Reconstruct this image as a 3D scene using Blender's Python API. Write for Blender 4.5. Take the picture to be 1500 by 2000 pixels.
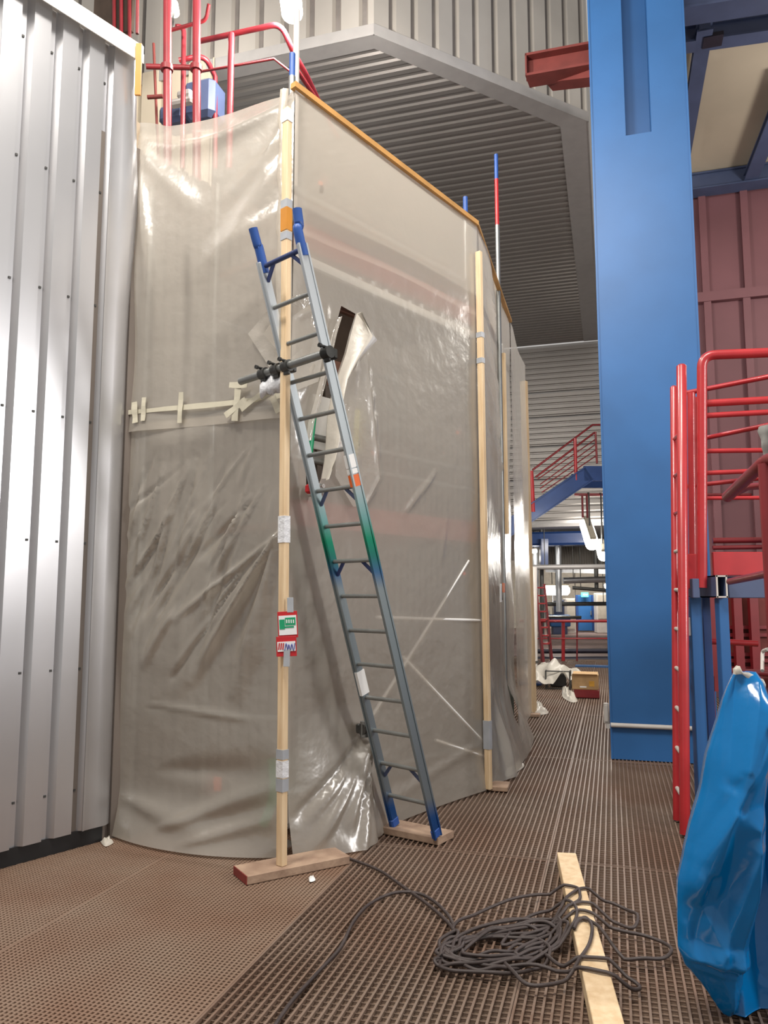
import bpy, bmesh, math, random
import numpy as np
from mathutils import Vector, Matrix
from mathutils.geometry import delaunay_2d_cdt

for o in list(bpy.data.objects):
    bpy.data.objects.remove(o)
SC = bpy.context.scene
COL = SC.collection
R = random.Random(7)

# ------------------------------------------------------------------ camera
TH, FPX, EYE = math.radians(6.35), 1500.0, 1.55
cam = bpy.data.cameras.new('camera')
cam.sensor_fit = 'VERTICAL'
cam.sensor_height = 36.0
cam.lens = 36.0 * FPX / 2000.0
cam.clip_end = 200
camo = bpy.data.objects.new('camera', cam)
COL.objects.link(camo)
camo.location = (0, 0, EYE)
camo.rotation_euler = (math.pi / 2 + TH, 0, 0)
SC.camera = camo

# ------------------------------------------------------------------ world, hall and fill lights, exposure
w = bpy.data.worlds.new('hall_air')
SC.world = w
w.use_nodes = True
wb = w.node_tree.nodes['Background']
wb.inputs[0].default_value = (1.0, 0.96, 0.92, 1)
wb.inputs[1].default_value = 0.47
SC.view_settings.view_transform = 'Standard'
SC.view_settings.look = 'None'
SC.view_settings.gamma = 1.0
SC.view_settings.use_curve_mapping = False
SC.view_settings.exposure = 0.0


def area_light(name, loc, aim, size, power, color=(1, 0.94, 0.86)):
    l = bpy.data.lights.new(name, 'AREA')
    l.shape = 'RECTANGLE'
    l.size, l.size_y = size
    l.energy = power
    l.color = color
    o = bpy.data.objects.new(name, l)
    COL.objects.link(o)
    o.location = loc
    o.rotation_euler = (Vector(aim) - Vector(loc)).to_track_quat('-Z', 'Y').to_euler()
    return o


# lamps of the hall that hang outside the frame, followed by added fill lights
area_light('hall_and_fill_lamp', (5.8, 2.2, 3.5), (-1.5, 5.0, 2.0), (0.5, 2.4), 190, (1, 0.97, 0.95))
area_light('hall_and_fill_lamp', (0.4, 2.4, 7.9), (0.2, 5.6, 2.0), (2.0, 1.2), 300)
area_light('hall_and_fill_lamp', (-2.6, 2.0, 7.8), (0.0, 5.3, 4.0), (1.2, 1.2), 330)
bl = bpy.data.lights.new('bay_fill', 'POINT')  # unseen point light added to brighten the cream ceiling of the bay
bl.energy = 230
bl.color = (1, 0.94, 0.86)
bl.shadow_soft_size = 0.3
blo = bpy.data.objects.new('bay_fill', bl)
COL.objects.link(blo)
blo.location = (6.6, 8.6, 6.2)
area_light('hall_and_fill_lamp', (4.4, 16.5, 3.3), (3.8, 15.5, 0.0), (0.4, 1.5), 60)  # unseen fill added to lift the dark near end of the passage
area_light('hall_and_fill_lamp', (6.5, 26.0, 3.3), (6.5, 27.0, 0.0), (0.4, 3.0), 260)  # another added fill, brightening the middle of the passage
area_light('hall_and_fill_lamp', (8.5, 33.0, 3.3), (8.8, 36.0, 1.0), (3.0, 0.4), 260)  # added fill that lights the far wall, no fixture behind it
area_light('hall_and_fill_lamp', (5.2, 18.6, 3.1), (6.6, 25.0, 2.6), (1.2, 0.3), 70)  # unseen fill added and aimed at the ribbed hood

# ------------------------------------------------------------------ picture geometry -> hall geometry
cT, sT = math.cos(TH), math.sin(TH)


def ray(px, py):
    u, v = (px - 750) / FPX, (1000 - py) / FPX
    return Vector((u, cT - v * sT, sT + v * cT))


def onz(px, py, z=0.0):
    r = ray(px, py)
    return r * ((z - EYE) / r.z) + Vector((0, 0, EYE))


def at(px, py, Y):
    r = ray(px, py)
    return r * (Y / r.y) + Vector((0, 0, EYE))


def onplane(px, py, p, n):
    r = ray(px, py)
    e = Vector((0, 0, EYE))
    return e + r * ((p - e).dot(n) / r.dot(n))


AZ = math.radians(16.4)                      # heading of the building grid
A = Vector((math.sin(AZ), math.cos(AZ), 0))  # away along the gratings
B = Vector((A.y, -A.x, 0))                   # to the right across them
UP = Vector((0, 0, 1))


def uv(u, v, z=0.0):
    return B * u + A * v + UP * z


# ------------------------------------------------------------------ materials
def lin(c):
    return tuple((x / 12.92 if x <= 0.04045 else ((x + 0.055) / 1.055) ** 2.4) for x in (k / 255 for k in c)) + (1,)


MAT = {}


def mat(name, rgb, rough=0.5, metal=0.0, var=0.12, scale=6.0, rgb2=None, bump=0.0, bscale=40.0, stretch=None, emit=0.0, coat=0.0):
    m = bpy.data.materials.new(name)
    m.use_nodes = True
    nt = m.node_tree
    p = nt.nodes['Principled BSDF']
    p.inputs['Roughness'].default_value = rough
    p.inputs['Metallic'].default_value = metal
    if coat:
        p.inputs['Coat Weight'].default_value = coat
        p.inputs['Coat Roughness'].default_value = 0.12
    c1 = lin(rgb)
    c2 = lin(rgb2) if rgb2 else tuple(x * (1 - 2.2 * var) for x in c1[:3]) + (1,)
    tc = nt.nodes.new('ShaderNodeTexCoord')
    mp = nt.nodes.new('ShaderNodeMapping')
    if stretch:
        mp.inputs['Scale'].default_value = stretch
    nt.links.new(tc.outputs['Object'], mp.inputs[0])
    nz = nt.nodes.new('ShaderNodeTexNoise')
    nz.inputs['Scale'].default_value = scale
    nz.inputs['Detail'].default_value = 5
    nt.links.new(mp.outputs[0], nz.inputs['Vector'])
    rp = nt.nodes.new('ShaderNodeValToRGB')
    rp.color_ramp.elements[0].position = 0.32
    rp.color_ramp.elements[1].position = 0.68
    rp.color_ramp.elements[0].color = c2
    rp.color_ramp.elements[1].color = c1
    nt.links.new(nz.outputs[0], rp.inputs[0])
    nt.links.new(rp.outputs[0], p.inputs['Base Color'])
    if emit:
        nt.links.new(rp.outputs[0], p.inputs['Emission Color'])
        p.inputs['Emission Strength'].default_value = emit
    if bump:
        n2 = nt.nodes.new('ShaderNodeTexNoise')
        n2.inputs['Scale'].default_value = bscale
        nt.links.new(mp.outputs[0], n2.inputs['Vector'])
        b = nt.nodes.new('ShaderNodeBump')
        b.inputs['Strength'].default_value = bump
        b.inputs['Distance'].default_value = 0.02
        nt.links.new(n2.outputs[0], b.inputs['Height'])
        nt.links.new(b.outputs[0], p.inputs['Normal'])
    MAT[name] = m
    return m


def film(name, rgb, clear, gloss, trans=0.5, bump=0.25, bscale=9.0, grough=0.22, base=0.05):
    m = bpy.data.materials.new(name)
    m.use_nodes = True
    nt = m.node_tree
    nt.nodes.clear()
    N, L = nt.nodes.new, nt.links.new
    out = N('ShaderNodeOutputMaterial')
    tc = N('ShaderNodeTexCoord')
    nz = N('ShaderNodeTexNoise')
    nz.inputs['Scale'].default_value = bscale
    nz.inputs['Detail'].default_value = 3
    L(tc.outputs['Object'], nz.inputs['Vector'])
    bp = N('ShaderNodeBump')
    bp.inputs['Strength'].default_value = bump
    bp.inputs['Distance'].default_value = 0.03
    L(nz.outputs[0], bp.inputs['Height'])
    d, t, g, x = N('ShaderNodeBsdfDiffuse'), N('ShaderNodeBsdfTranslucent'), N('ShaderNodeBsdfGlossy'), N('ShaderNodeBsdfTransparent')
    c = lin(rgb)
    d.inputs[0].default_value = c
    t.inputs[0].default_value = c
    x.inputs[0].default_value = (1, 1, 1, 1)
    g.inputs[0].default_value = (1, 1, 1, 1)
    g.inputs['Roughness'].default_value = grough
    for s in (d, g):
        L(bp.outputs[0], s.inputs['Normal'])
    m1, m2, m3 = N('ShaderNodeMixShader'), N('ShaderNodeMixShader'), N('ShaderNodeMixShader')
    m1.inputs[0].default_value = trans
    L(d.outputs[0], m1.inputs[1])
    L(t.outputs[0], m1.inputs[2])
    m2.inputs[0].default_value = clear
    L(m1.outputs[0], m2.inputs[1])
    L(x.outputs[0], m2.inputs[2])
    fr = N('ShaderNodeLayerWeight')
    fr.inputs['Blend'].default_value = gloss
    L(bp.outputs[0], fr.inputs['Normal'])
    ad = N('ShaderNodeMath')
    ad.operation = 'MULTIPLY_ADD'
    ad.inputs[1].default_value = 0.5
    ad.inputs[2].default_value = base
    L(fr.outputs['Fresnel'], ad.inputs[0])
    L(ad.outputs[0], m3.inputs[0])
    L(m2.outputs[0], m3.inputs[1])
    L(g.outputs[0], m3.inputs[2])
    L(m3.outputs[0], out.inputs[0])
    MAT[name] = m
    return m


def glow(name, rgb, strength):
    m = bpy.data.materials.new(name)
    m.use_nodes = True
    p = m.node_tree.nodes['Principled BSDF']
    p.inputs['Base Color'].default_value = lin(rgb)
    p.inputs['Emission Color'].default_value = lin(rgb)
    p.inputs['Emission Strength'].default_value = strength
    MAT[name] = m
    return m


mat('galvanised', (196, 194, 190), 0.36, 0.85, 0.06, 1.4, bump=0.05, bscale=3.0)
mat('wall_sheet', (206, 206, 209), 0.32, 0.85, 0.05, 0.9, bump=0.05, bscale=1.6)
mat('white_cap', (235, 232, 226), 0.4, 0.2, 0.04)
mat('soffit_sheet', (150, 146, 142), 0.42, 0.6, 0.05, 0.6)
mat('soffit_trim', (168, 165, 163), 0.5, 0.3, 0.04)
mat('upper_sheet', (196, 190, 182), 0.42, 0.5, 0.08, 0.8)
mat('groove_tone', (126, 120, 116), 0.6, 0.2, 0.1)
mat('blue_paint', (44, 98, 156), 0.45, 0.0, 0.07, 1.5)
mat('blue_dark', (34, 66, 122), 0.45, 0.0, 0.1, 3.0, coat=0.2)
mat('blue_steel', (72, 84, 116), 0.55, 0.0, 0.08, 3.0)
mat('red_paint', (178, 40, 46), 0.35, 0.0, 0.1, 4.0, coat=0.4)
mat('red_shaded', (150, 40, 50), 0.4, 0.0, 0.12, 4.0, coat=0.3)  # red paint darkened: shade from below is put into the colour
mat('red_dark', (130, 32, 38), 0.45, 0.0, 0.12, 4.0, coat=0.2)
mat('red_oxide', (122, 52, 46), 0.7, 0.0, 0.12, 5.0)
mat('red_wall', (128, 84, 90), 0.6, 0.0, 0.08, 1.0)
mat('cream_sheet', (190, 178, 158), 0.7, 0.0, 0.08, 0.7)
mat('grating_steel', (134, 117, 104), 0.55, 0.1, 0.16, 1.2, rgb2=(122, 96, 80))
mat('fine_grating', (134, 114, 98), 0.6, 0.0, 0.16, 1.6, rgb2=(124, 96, 78))
mat('void_floor', (132, 110, 93), 0.9, 0.0, 0.2, 2.0)
mat('far_floor', (132, 112, 106), 0.7, 0.0, 0.12, 1.0)
mat('pine', (228, 204, 168), 0.65, 0.0, 0.10, 5.0, rgb2=(210, 180, 140), stretch=(5, 5, 0.6), bump=0.06)
mat('pine_flat', (226, 196, 156), 0.65, 0.0, 0.10, 4.0, rgb2=(206, 172, 128), stretch=(6, 0.7, 6), bump=0.06)
mat('old_board', (176, 150, 128), 0.8, 0.0, 0.15, 7.0, rgb2=(142, 116, 98), bump=0.15)
mat('board_red', (132, 52, 44), 0.8, 0.0, 0.1)
mat('ochre_batten', (196, 146, 82), 0.7, 0.0, 0.12, 5.0)
mat('scaffold_tube', (150, 152, 150), 0.42, 0.75, 0.1, 6.0)
mat('coupler_steel', (92, 92, 90), 0.5, 0.7, 0.15, 12.0)
mat('aluminium', (205, 210, 214), 0.28, 0.85, 0.05, 5.0)
mat('hook_blue', (40, 84, 160), 0.45, 0.0, 0.1)
mat('brace_blue', (52, 66, 112), 0.5, 0.2, 0.1)
mat('deck_wood', (120, 84, 70), 0.8, 0.0, 0.15, 4.0)
mat('toe_red', (156, 84, 76), 0.7, 0.0, 0.12, 3.0)
mat('vessel_sheet', (122, 112, 104), 0.55, 0.2, 0.12, 1.2)
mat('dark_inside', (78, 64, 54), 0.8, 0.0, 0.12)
mat('masking_tape', (204, 198, 178), 0.6, 0.0, 0.06, 8.0)
mat('edge_wood', (196, 176, 150), 0.7, 0.0, 0.1, 3.0)
mat('grey_tape', (168, 172, 178), 0.4, 0.0, 0.08, 8.0)
mat('white_tape', (226, 228, 232), 0.4, 0.0, 0.05, 20.0, bump=0.3)
mat('orange_tape', (196, 130, 38), 0.5, 0.0, 0.05)
mat('sticker_white', (232, 232, 230), 0.4, 0.0, 0.02)
mat('sticker_orange', (222, 102, 36), 0.4, 0.0, 0.03)
mat('tag_red', (190, 34, 40), 0.4, 0.0, 0.05)
mat('tag_white', (228, 230, 230), 0.4, 0.0, 0.02)
mat('tag_green', (22, 152, 104), 0.4, 0.0, 0.04)
mat('ink_blue', (66, 76, 168), 0.5, 0.0, 0.05)
mat('cable_rubber', (72, 62, 60), 0.55, 0.0, 0.12, 20.0)
mat('grey_rag', (150, 150, 146), 0.9, 0.0, 0.12)
mat('black_plastic', (30, 30, 32), 0.5, 0.0, 0.1)
mat('carton', (186, 150, 104), 0.7, 0.0, 0.12, 6.0)
mat('carton_print', (214, 160, 60), 0.6, 0.0, 0.12)
mat('pale_wall', (186, 178, 164), 0.7, 0.0, 0.08)
mat('pale_post', (196, 190, 184), 0.6, 0.0, 0.06)
mat('pipe_silver', (190, 192, 194), 0.35, 0.8, 0.06)
mat('pipe_dark', (44, 42, 56), 0.5, 0.2, 0.1)
mat('green_light', (30, 96, 70), 0.5, 0.0, 0.1)
mat('green_dark', (16, 52, 40), 0.6, 0.0, 0.1)
mat('yellow_strap', (236, 236, 50), 0.6, 0.0, 0.05)
mat('orange_spot', (240, 104, 60), 0.5, 0.0, 0.05)
mat('lamp_body', (176, 168, 150), 0.4, 0.0, 0.03)
glow('lamp_glow', (255, 248, 236), 9.0)
glow('lamp_far', (255, 250, 240), 7.0)
glow('exit_glow', (86, 214, 190), 1.6)
film('sheeting', (224, 216, 203), 0.30, 0.13, 0.6, 0.3, 7.0, 0.27, 0.10)
film('bag_blue', (6, 118, 186), 0.0, 0.05, 0.16, 0.12, 9.0, 0.16, 0.04)
film('sheeting_thin', (224, 218, 208), 0.58, 0.16, 0.45, 0.5, 12.0, 0.12)
film('film_white', (232, 226, 214), 0.05, 0.06, 0.4, 0.3, 10.0, 0.35)

# ladder stiles: aluminium, with green and blue reflections put into the colour lower down
m = mat('stile_reflections', (200, 205, 210), 0.3, 0.6, 0.05)
nt = m.node_tree
ge = nt.nodes.new('ShaderNodeNewGeometry')
sx = nt.nodes.new('ShaderNodeSeparateXYZ')
mr = nt.nodes.new('ShaderNodeMapRange')
mr.inputs['From Max'].default_value = 4.0
cr = nt.nodes.new('ShaderNodeValToRGB')
nt.links.new(ge.outputs['Position'], sx.inputs[0])
nt.links.new(sx.outputs['Z'], mr.inputs[0])
nt.links.new(mr.outputs[0], cr.inputs[0])
nt.links.new(cr.outputs[0], nt.nodes['Principled BSDF'].inputs['Base Color'])
el = cr.color_ramp.elements
el[0].position, el[0].color = 0.0, lin((36, 82, 150))
el[1].position, el[1].color = 1.0, lin((210, 214, 218))
for pos, c in ((0.045, (42, 90, 156)), (0.075, (128, 140, 148)), (0.40, (142, 154, 158)), (0.425, (70, 110, 150)),
               (0.45, (40, 120, 110)), (0.475, (20, 140, 106)), (0.505, (110, 160, 158)), (0.56, (170, 180, 184))):
    e = el.new(pos)
    e.color = lin(c)


# ------------------------------------------------------------------ mesh builder
class MB:
    def __init__(s):
        s.v, s.f, s.mi, s.cur, s.sm = [], [], [], 0, []

    def add(s, vs, fs, smooth=False):
        n = len(s.v)
        s.v += [Vector(p) for p in vs]
        for f in fs:
            s.f.append(tuple(i + n for i in f))
            s.mi.append(s.cur)
            s.sm.append(smooth)
        return s

    def box(s, c, size, ax=None, bev=0.0):
        x, y, z = ax or (Vector((1, 0, 0)), Vector((0, 1, 0)), UP)
        c = Vector(c)
        hx, hy, hz = size[0] / 2, size[1] / 2, size[2] / 2
        if bev <= 0:
            vs = [c + x * (i * hx) + y * (j * hy) + z * (k * hz) for i in (-1, 1) for j in (-1, 1) for k in (-1, 1)]
            fs = [(0, 1, 3, 2), (4, 6, 7, 5), (0, 4, 5, 1), (2, 3, 7, 6), (0, 2, 6, 4), (1, 5, 7, 3)]
            return s.add(vs, fs)
        b = min(bev, hx, hy, hz)
        ring = []
        for (kz, ins) in ((-hz, b), (-hz + b, 0), (hz - b, 0), (hz, b)):
            ex, ey = hx - ins, hy - ins
            q = b if not ins else b * 0.6
            ring.append([c + x * a + y * d + z * kz for a, d in
                         ((-ex + q, -ey), (ex - q, -ey), (ex, -ey + q), (ex, ey - q), (ex - q, ey), (-ex + q, ey), (-ex, ey - q), (-ex, -ey + q))])
        return s.loft(ring, caps=True, smooth=False)

    def loft(s, rings, caps=True, closed=True, smooth=True):
        n = len(rings[0])
        vs = [p for r in rings for p in r]
        fs = []
        for i in range(len(rings) - 1):
            for j in range(n if closed else n - 1):
                k = (j + 1) % n
                fs.append((i * n + j, i * n + k, (i + 1) * n + k, (i + 1) * n + j))
        s.add(vs, fs, smooth)
        if caps and closed:
            s.add(rings[0], [tuple(reversed(range(n)))])
            s.add(rings[-1], [tuple(range(n))])
        return s

    def tube(s, pts, r, n=10, caps=True):
        pts = [Vector(p) for p in pts]
        rs = r if isinstance(r, (list, tuple)) else [r] * len(pts)
        t0 = (pts[1] - pts[0]).normalized()
        nrm = t0.orthogonal().normalized()
        rings = []
        for i, p in enumerate(pts):
            a = pts[max(i - 1, 0)]
            b = pts[min(i + 1, len(pts) - 1)]
            t = (b - a)
            t = t.normalized() if t.length > 1e-9 else t0
            nrm = (nrm - t * nrm.dot(t))
            nrm = nrm.normalized() if nrm.length > 1e-6 else t.orthogonal().normalized()
            bn = t.cross(nrm)
            rings.append([p + (nrm * math.cos(q) + bn * math.sin(q)) * rs[i] for q in (2 * math.pi * k / n for k in range(n))])
        return s.loft(rings, caps)

    def bar(s, a, b, w, h, up=UP, bev=0.0):
        a, b = Vector(a), Vector(b)
        z = (b - a)
        L = z.length
        z.normalize()
        x = up.cross(z)
        x = x.normalized() if x.length > 1e-4 else z.orthogonal().normalized()
        y = z.cross(x)
        return s.box((a + b) / 2, (w, h, L), (x, y, z), bev)

    def quad(s, a, b, c, d, smooth=False):
        return s.add([a, b, c, d], [(0, 1, 2, 3)], smooth)


WL = {}                                       # world position of each object's origin


def tag(o, label=None, cat=None, group=None, kind=None):
    if label:
        o['label'] = label
    if cat:
        o['category'] = cat
    if group:
        o['group'] = group
    if kind:
        o['kind'] = kind
    return o


def thing(name, label, cat, loc, group=None):
    o = bpy.data.objects.new(name, None)
    o.empty_display_size = 0.1
    COL.objects.link(o)
    o.location = loc
    WL[o.name] = Vector(loc)
    return tag(o, label, cat, group)


def obj(name, mb, m, parent=None, kind=None, label=None):
    ms = m if isinstance(m, (list, tuple)) else [m]
    me = bpy.data.meshes.new(name)
    lo = Vector((min(p.x for p in mb.v), min(p.y for p in mb.v), min(p.z for p in mb.v)))
    hi = Vector((max(p.x for p in mb.v), max(p.y for p in mb.v), max(p.z for p in mb.v)))
    org = (lo + hi) / 2
    if parent is None:
        org.z = lo.z
    me.from_pydata([p - org for p in mb.v], [], mb.f)
    for k in ms:
        me.materials.append(MAT[k])
    me.polygons.foreach_set('material_index', mb.mi)
    me.polygons.foreach_set('use_smooth', mb.sm)
    me.update()
    o = bpy.data.objects.new(name, me)
    COL.objects.link(o)
    WL[o.name] = org
    if parent is not None:
        o.parent = parent
        o.location = org - WL[parent.name]
    else:
        o.location = org
    return tag(o, label, None, None, kind)


def copy_part(o, delta, parent=None):
    c = o.copy()
    COL.objects.link(c)
    c.location = o.location + Vector(delta)
    if parent is not None:
        c.parent = parent
    WL[c.name] = WL[o.name] + Vector(delta)
    return c


def smooth_path(pts, n=6):
    pts = [Vector(p) for p in pts]
    out = []
    for i in range(len(pts) - 1):
        p0, p1, p2, p3 = pts[max(i - 1, 0)], pts[i], pts[i + 1], pts[min(i + 2, len(pts) - 1)]
        for k in range(n):
            t = k / n
            out.append(0.5 * ((2 * p1) + (p2 - p0) * t + (2 * p0 - 5 * p1 + 4 * p2 - p3) * t * t + (3 * p1 - p0 - 3 * p2 + p3) * t ** 3))
    out.append(pts[-1])
    return out


def bend(a, c, b, r=0.1, n=6):
    """corner at c between a and b rounded with radius-like length r"""
    a, b, c = Vector(a), Vector(b), Vector(c)
    p, q = c + (a - c).normalized() * r, c + (b - c).normalized() * r
    arc = [p * (1 - t) ** 2 + c * 2 * t * (1 - t) + q * t * t for t in (k / n for k in range(n + 1))]
    return [a] + arc + [b]


# ================================================================== THE SETTING
# ------------------------------------------------------------------ floor: steel gratings over a dark pit
f = MB()
f.quad(uv(-6, 1, -0.021), uv(7, 1, -0.021), uv(7, 21, -0.021), uv(-6, 21, -0.021))
floor = obj('floor', f, 'void_floor', None, 'structure')

U0, PW, PL, V0 = -1.52, 1.11, 3.0, 1.85
pm = MB()
nb = 32
for i in range(nb):
    u = 0.006 + (PW - 0.012) * i / (nb - 1)
    pm.box(B * u + A * (PL / 2) + UP * (-0.009), (0.0095, PL - 0.008, 0.018), (B, A, UP))
nc = 76
for i in range(nc):
    v = 0.012 + (PL - 0.024) * i / (nc - 1)
    e = 0.006 if i in (0, nc - 1) else 0.0035
    pm.box(B * (PW / 2) + A * v + UP * (-0.0055 - (0 if e > 0.005 else 0.007)), (PW - 0.01, e, 0.008), (B, A, UP))
fm = MB()
fm.box(B * (PW / 2) + A * (PL / 2) + UP * -0.012, (PW - 0.012, PL - 0.012, 0.010), (B, A, UP))
for i in range(50):
    fm.box(B * (0.006 + (PW - 0.012) * i / 49) + A * (PL / 2) + UP * -0.004, (0.0105, PL - 0.008, 0.008), (B, A, UP))
for i in range(136):
    fm.box(B * (PW / 2) + A * (0.006 + (PL - 0.012) * i / 135) + UP * -0.0045, (PW - 0.01, 0.008, 0.007), (B, A, UP))
fproto = None
proto = None
for k in range(-3, 5):
    for r in range(6):
        loc = uv(U0 + PW * k, V0 + PL * r)
        if k <= -3 and r > 1:
            continue
        if k < 0 and r < 2:
            if fproto is None:
                fproto = obj('grating_panel', fm, 'fine_grating', floor, 'stuff', 'finer dusty brown grating')
                fb0 = Vector(fproto.location)
                fproto.location = fb0 + loc
            else:
                c = fproto.copy()
                COL.objects.link(c)
                c.location = fb0 + loc + UP * (R.uniform(-1, 1) * 0.001)
            continue
        if proto is None:
            proto = obj('grating_panel', pm, 'grating_steel', floor)
            base = WL[proto.name].copy()
            proto['kind'] = 'stuff'
            b0 = Vector(proto.location)
            proto.location = b0 + loc
        else:
            c = proto.copy()
            COL.objects.link(c)
            c.location = b0 + loc + UP * (R.uniform(-1, 1) * 0.001)

f = MB()
f.box(uv(2, 31.5, -0.1), (24, 21, 0.2), (B, A, UP))
obj('floor', f, 'far_floor', None, 'structure')

# ------------------------------------------------------------------ left silo wall in trapezoidal sheet
W0, W1 = onz(0, 1700), onz(217, 1640)
WD = (W1 - W0).normalized()
WN = Vector((WD.y, -WD.x, 0))
wallL = obj('wall_left', MB().box((W0 + W1) / 2 - WD * 1.3 - WN * 0.12 + UP * 2.75, (3.2, 0.1, 5.2), (WD, WN, UP)), 'dark_inside', None, 'structure')
WZ0, WZ1 = 0.10, 5.40
wend = (W1 - W0).dot(WD)


def profile(p):
    # crest, fall, valley, rise (fraction of a pitch, depth)
    return [(0.0, 0.0), (0.58, 0.0), (0.64, -1.0), (0.84, -1.0), (1.0, 0.0)]


pitch, dep = 0.192, 0.042
s = wend - 0.20
ribs = []
while s > -2.4:
    ribs.append(s)
    s -= pitch
for gi in range(0, len(ribs), 4):
    mb = MB()
    grp = ribs[gi:gi + 4]
    for s1 in grp:
        s0 = s1 - pitch
        for (a, da), (b, db) in zip(profile(0)[:-1], profile(0)[1:]):
            pa = W0 + WD * (s0 + a * pitch) + WN * (da * dep)
            pb = W0 + WD * (s0 + b * pitch) + WN * (db * dep)
            mb.quad(pa + UP * WZ0, pb + UP * WZ0, pb + UP * WZ1, pa + UP * WZ1)
    # lap edge standing slightly proud of the next sheet
    pe = W0 + WD * grp[0] + WN * 0.003
    mb.box(pe + UP * (WZ0 + WZ1) / 2 - WD * 0.004, (0.012, 0.006, WZ1 - WZ0), (WD, WN, UP))
    cp = obj('cladding_panel', mb, 'wall_sheet', wallL)
    sc = MB()
    for s1 in grp:
        for zz in (0.35, 1.1, 1.9, 2.7, 3.5, 4.3, 5.1):
            q = W0 + WD * (s1 - pitch * 0.26) - WN * (dep - 0.004) + UP * zz
            sc.box(q, (0.014, 0.008, 0.014), (WD, WN, UP))
    so = obj('screw', sc, 'coupler_steel', cp, 'stuff')
# end sheet with a rolled outer flashing
mb = MB()
pts = [(wend - 0.20, 0.0), (wend - 0.12, 0.0), (wend - 0.05, 0.002), (wend - 0.01, -0.02), (wend + 0.012, -0.06), (wend + 0.014, -0.12)]
rings = []
for z in np.linspace(WZ0, WZ1, 24):
    bul = 0.025 * math.exp(-((z - 4.3) / 0.5) ** 2)
    rings.append([W0 + WD * (a + (bul if i > 2 else 0)) + WN * (d + (bul if i in (2, 3) else 0)) + UP * z for i, (a, d) in enumerate(pts)])
mb.loft(rings, False, False)
obj('end_panel', mb, 'wall_sheet', wallL)
mb = MB()
mb.box(W0 + WD * (wend / 2 - 0.75) + WN * 0.02 + UP * (WZ1 + 0.03), (wend + 1.46, 0.11, 0.075), (WD, WN, UP), 0.008)
mb.box(W0 + WD * (wend / 2 - 0.75) + WN * 0.072 + UP * (WZ1 - 0.035), (wend + 1.46, 0.006, 0.07), (WD, WN, UP))
obj('trim_1', mb, 'white_cap', None, 'structure')
# black strip whose colour stands for the dark gap under the sheets
mb = MB().box(W0 + WD * (wend / 2 - 0.7) - WN * 0.05 + UP * 0.05, (wend + 1.3, 0.05, 0.1), (WD, WN, UP))
obj('gap_dark_left', mb, 'black_plastic', None, 'structure')

# ------------------------------------------------------------------ enclosure corner points
P0 = onz(212, 1632)
P1 = onz(556, 1678)
P2 = onz(946, 1545)
P3 = onz(1012, 1443)
P4 = onz(1035, 1396)
FD = (P2 - P1).normalized()
FN = Vector((FD.y, -FD.x, 0))
SD = (P4 - P2).normalized()
SN = Vector((SD.y, -SD.x, 0))
LD = (P1 - P0).normalized()
LN = Vector((LD.y, -LD.x, 0))
ZT = at(560, 172, P1.y).z

# vessel wall behind the scaffold
mb = MB()
q0 = P0 - FD * 0.0 - FN * 0.15
vs = P1 - FN * 1.15 - FD * 1.15
ve = P2 - FN * 1.15 + FD * 2.1
n = 56
for i in range(n):
    a = vs.lerp(ve, i / n)
    b = vs.lerp(ve, (i + 0.6) / n)
    c = vs.lerp(ve, (i + 0.65) / n) - FN * 0.03
    d = vs.lerp(ve, (i + 0.95) / n) - FN * 0.03
    e = vs.lerp(ve, (i + 1) / n)
    for p, q in ((a, b), (b, c), (c, d), (d, e)):
        mb.quad(p, q, q + UP * 4.75, p + UP * 4.75)
obj('wall_inner', mb, 'vessel_sheet', None, 'structure')

# ------------------------------------------------------------------ overhanging clad box: soffit + upper walls
HS = 8.0
C1 = onz(730, 66, HS)
C2 = onz(1145, 236, HS)
C3 = onz(1170, 663, HS)
cu, cv = C2.dot(B), C2.dot(A)
u1, v1 = C1.dot(B), C1.dot(A)
vr = C3.dot(A)
ur = (cu + C3.dot(B)) / 2
ul = u1 - 7.0
sl = math.tan(math.radians(4.0))
# front edge at v1 running to the left, chamfer to (ur, cv), right edge to (ur, vr)


def umax(v):
    if v < cv:
        return u1 + (ur - u1) * (v - v1) / (cv - v1)
    return ur


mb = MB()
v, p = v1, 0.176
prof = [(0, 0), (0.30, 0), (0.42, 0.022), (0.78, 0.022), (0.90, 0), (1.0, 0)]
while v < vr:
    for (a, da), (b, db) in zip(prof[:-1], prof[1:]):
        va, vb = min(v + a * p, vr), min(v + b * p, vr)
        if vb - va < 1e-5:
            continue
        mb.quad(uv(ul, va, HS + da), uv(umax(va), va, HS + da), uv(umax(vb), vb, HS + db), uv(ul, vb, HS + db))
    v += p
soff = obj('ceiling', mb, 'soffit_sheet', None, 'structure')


def edge_trim(name, a, b, ia, ib, inw):
    """flat border strip a-b with its mitred inner edge ia-ib, plus the drip flashing"""
    mb = MB()
    dn = UP * -0.012
    mb.add([a + dn, b + dn, ib + dn, ia + dn, a, b, ib, ia], [(0, 1, 2, 3), (7, 6, 5, 4), (0, 4, 5, 1), (1, 5, 6, 2), (2, 6, 7, 3), (3, 7, 4, 0)])
    d = (b - a).normalized()
    mb.box((a + b) / 2 - inw * 0.008 + UP * 0.05, ((b - a).length + 0.02, 0.014, 0.14), (d, inw, UP))
    return obj(name, mb, 'soffit_trim', None, 'structure')


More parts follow.
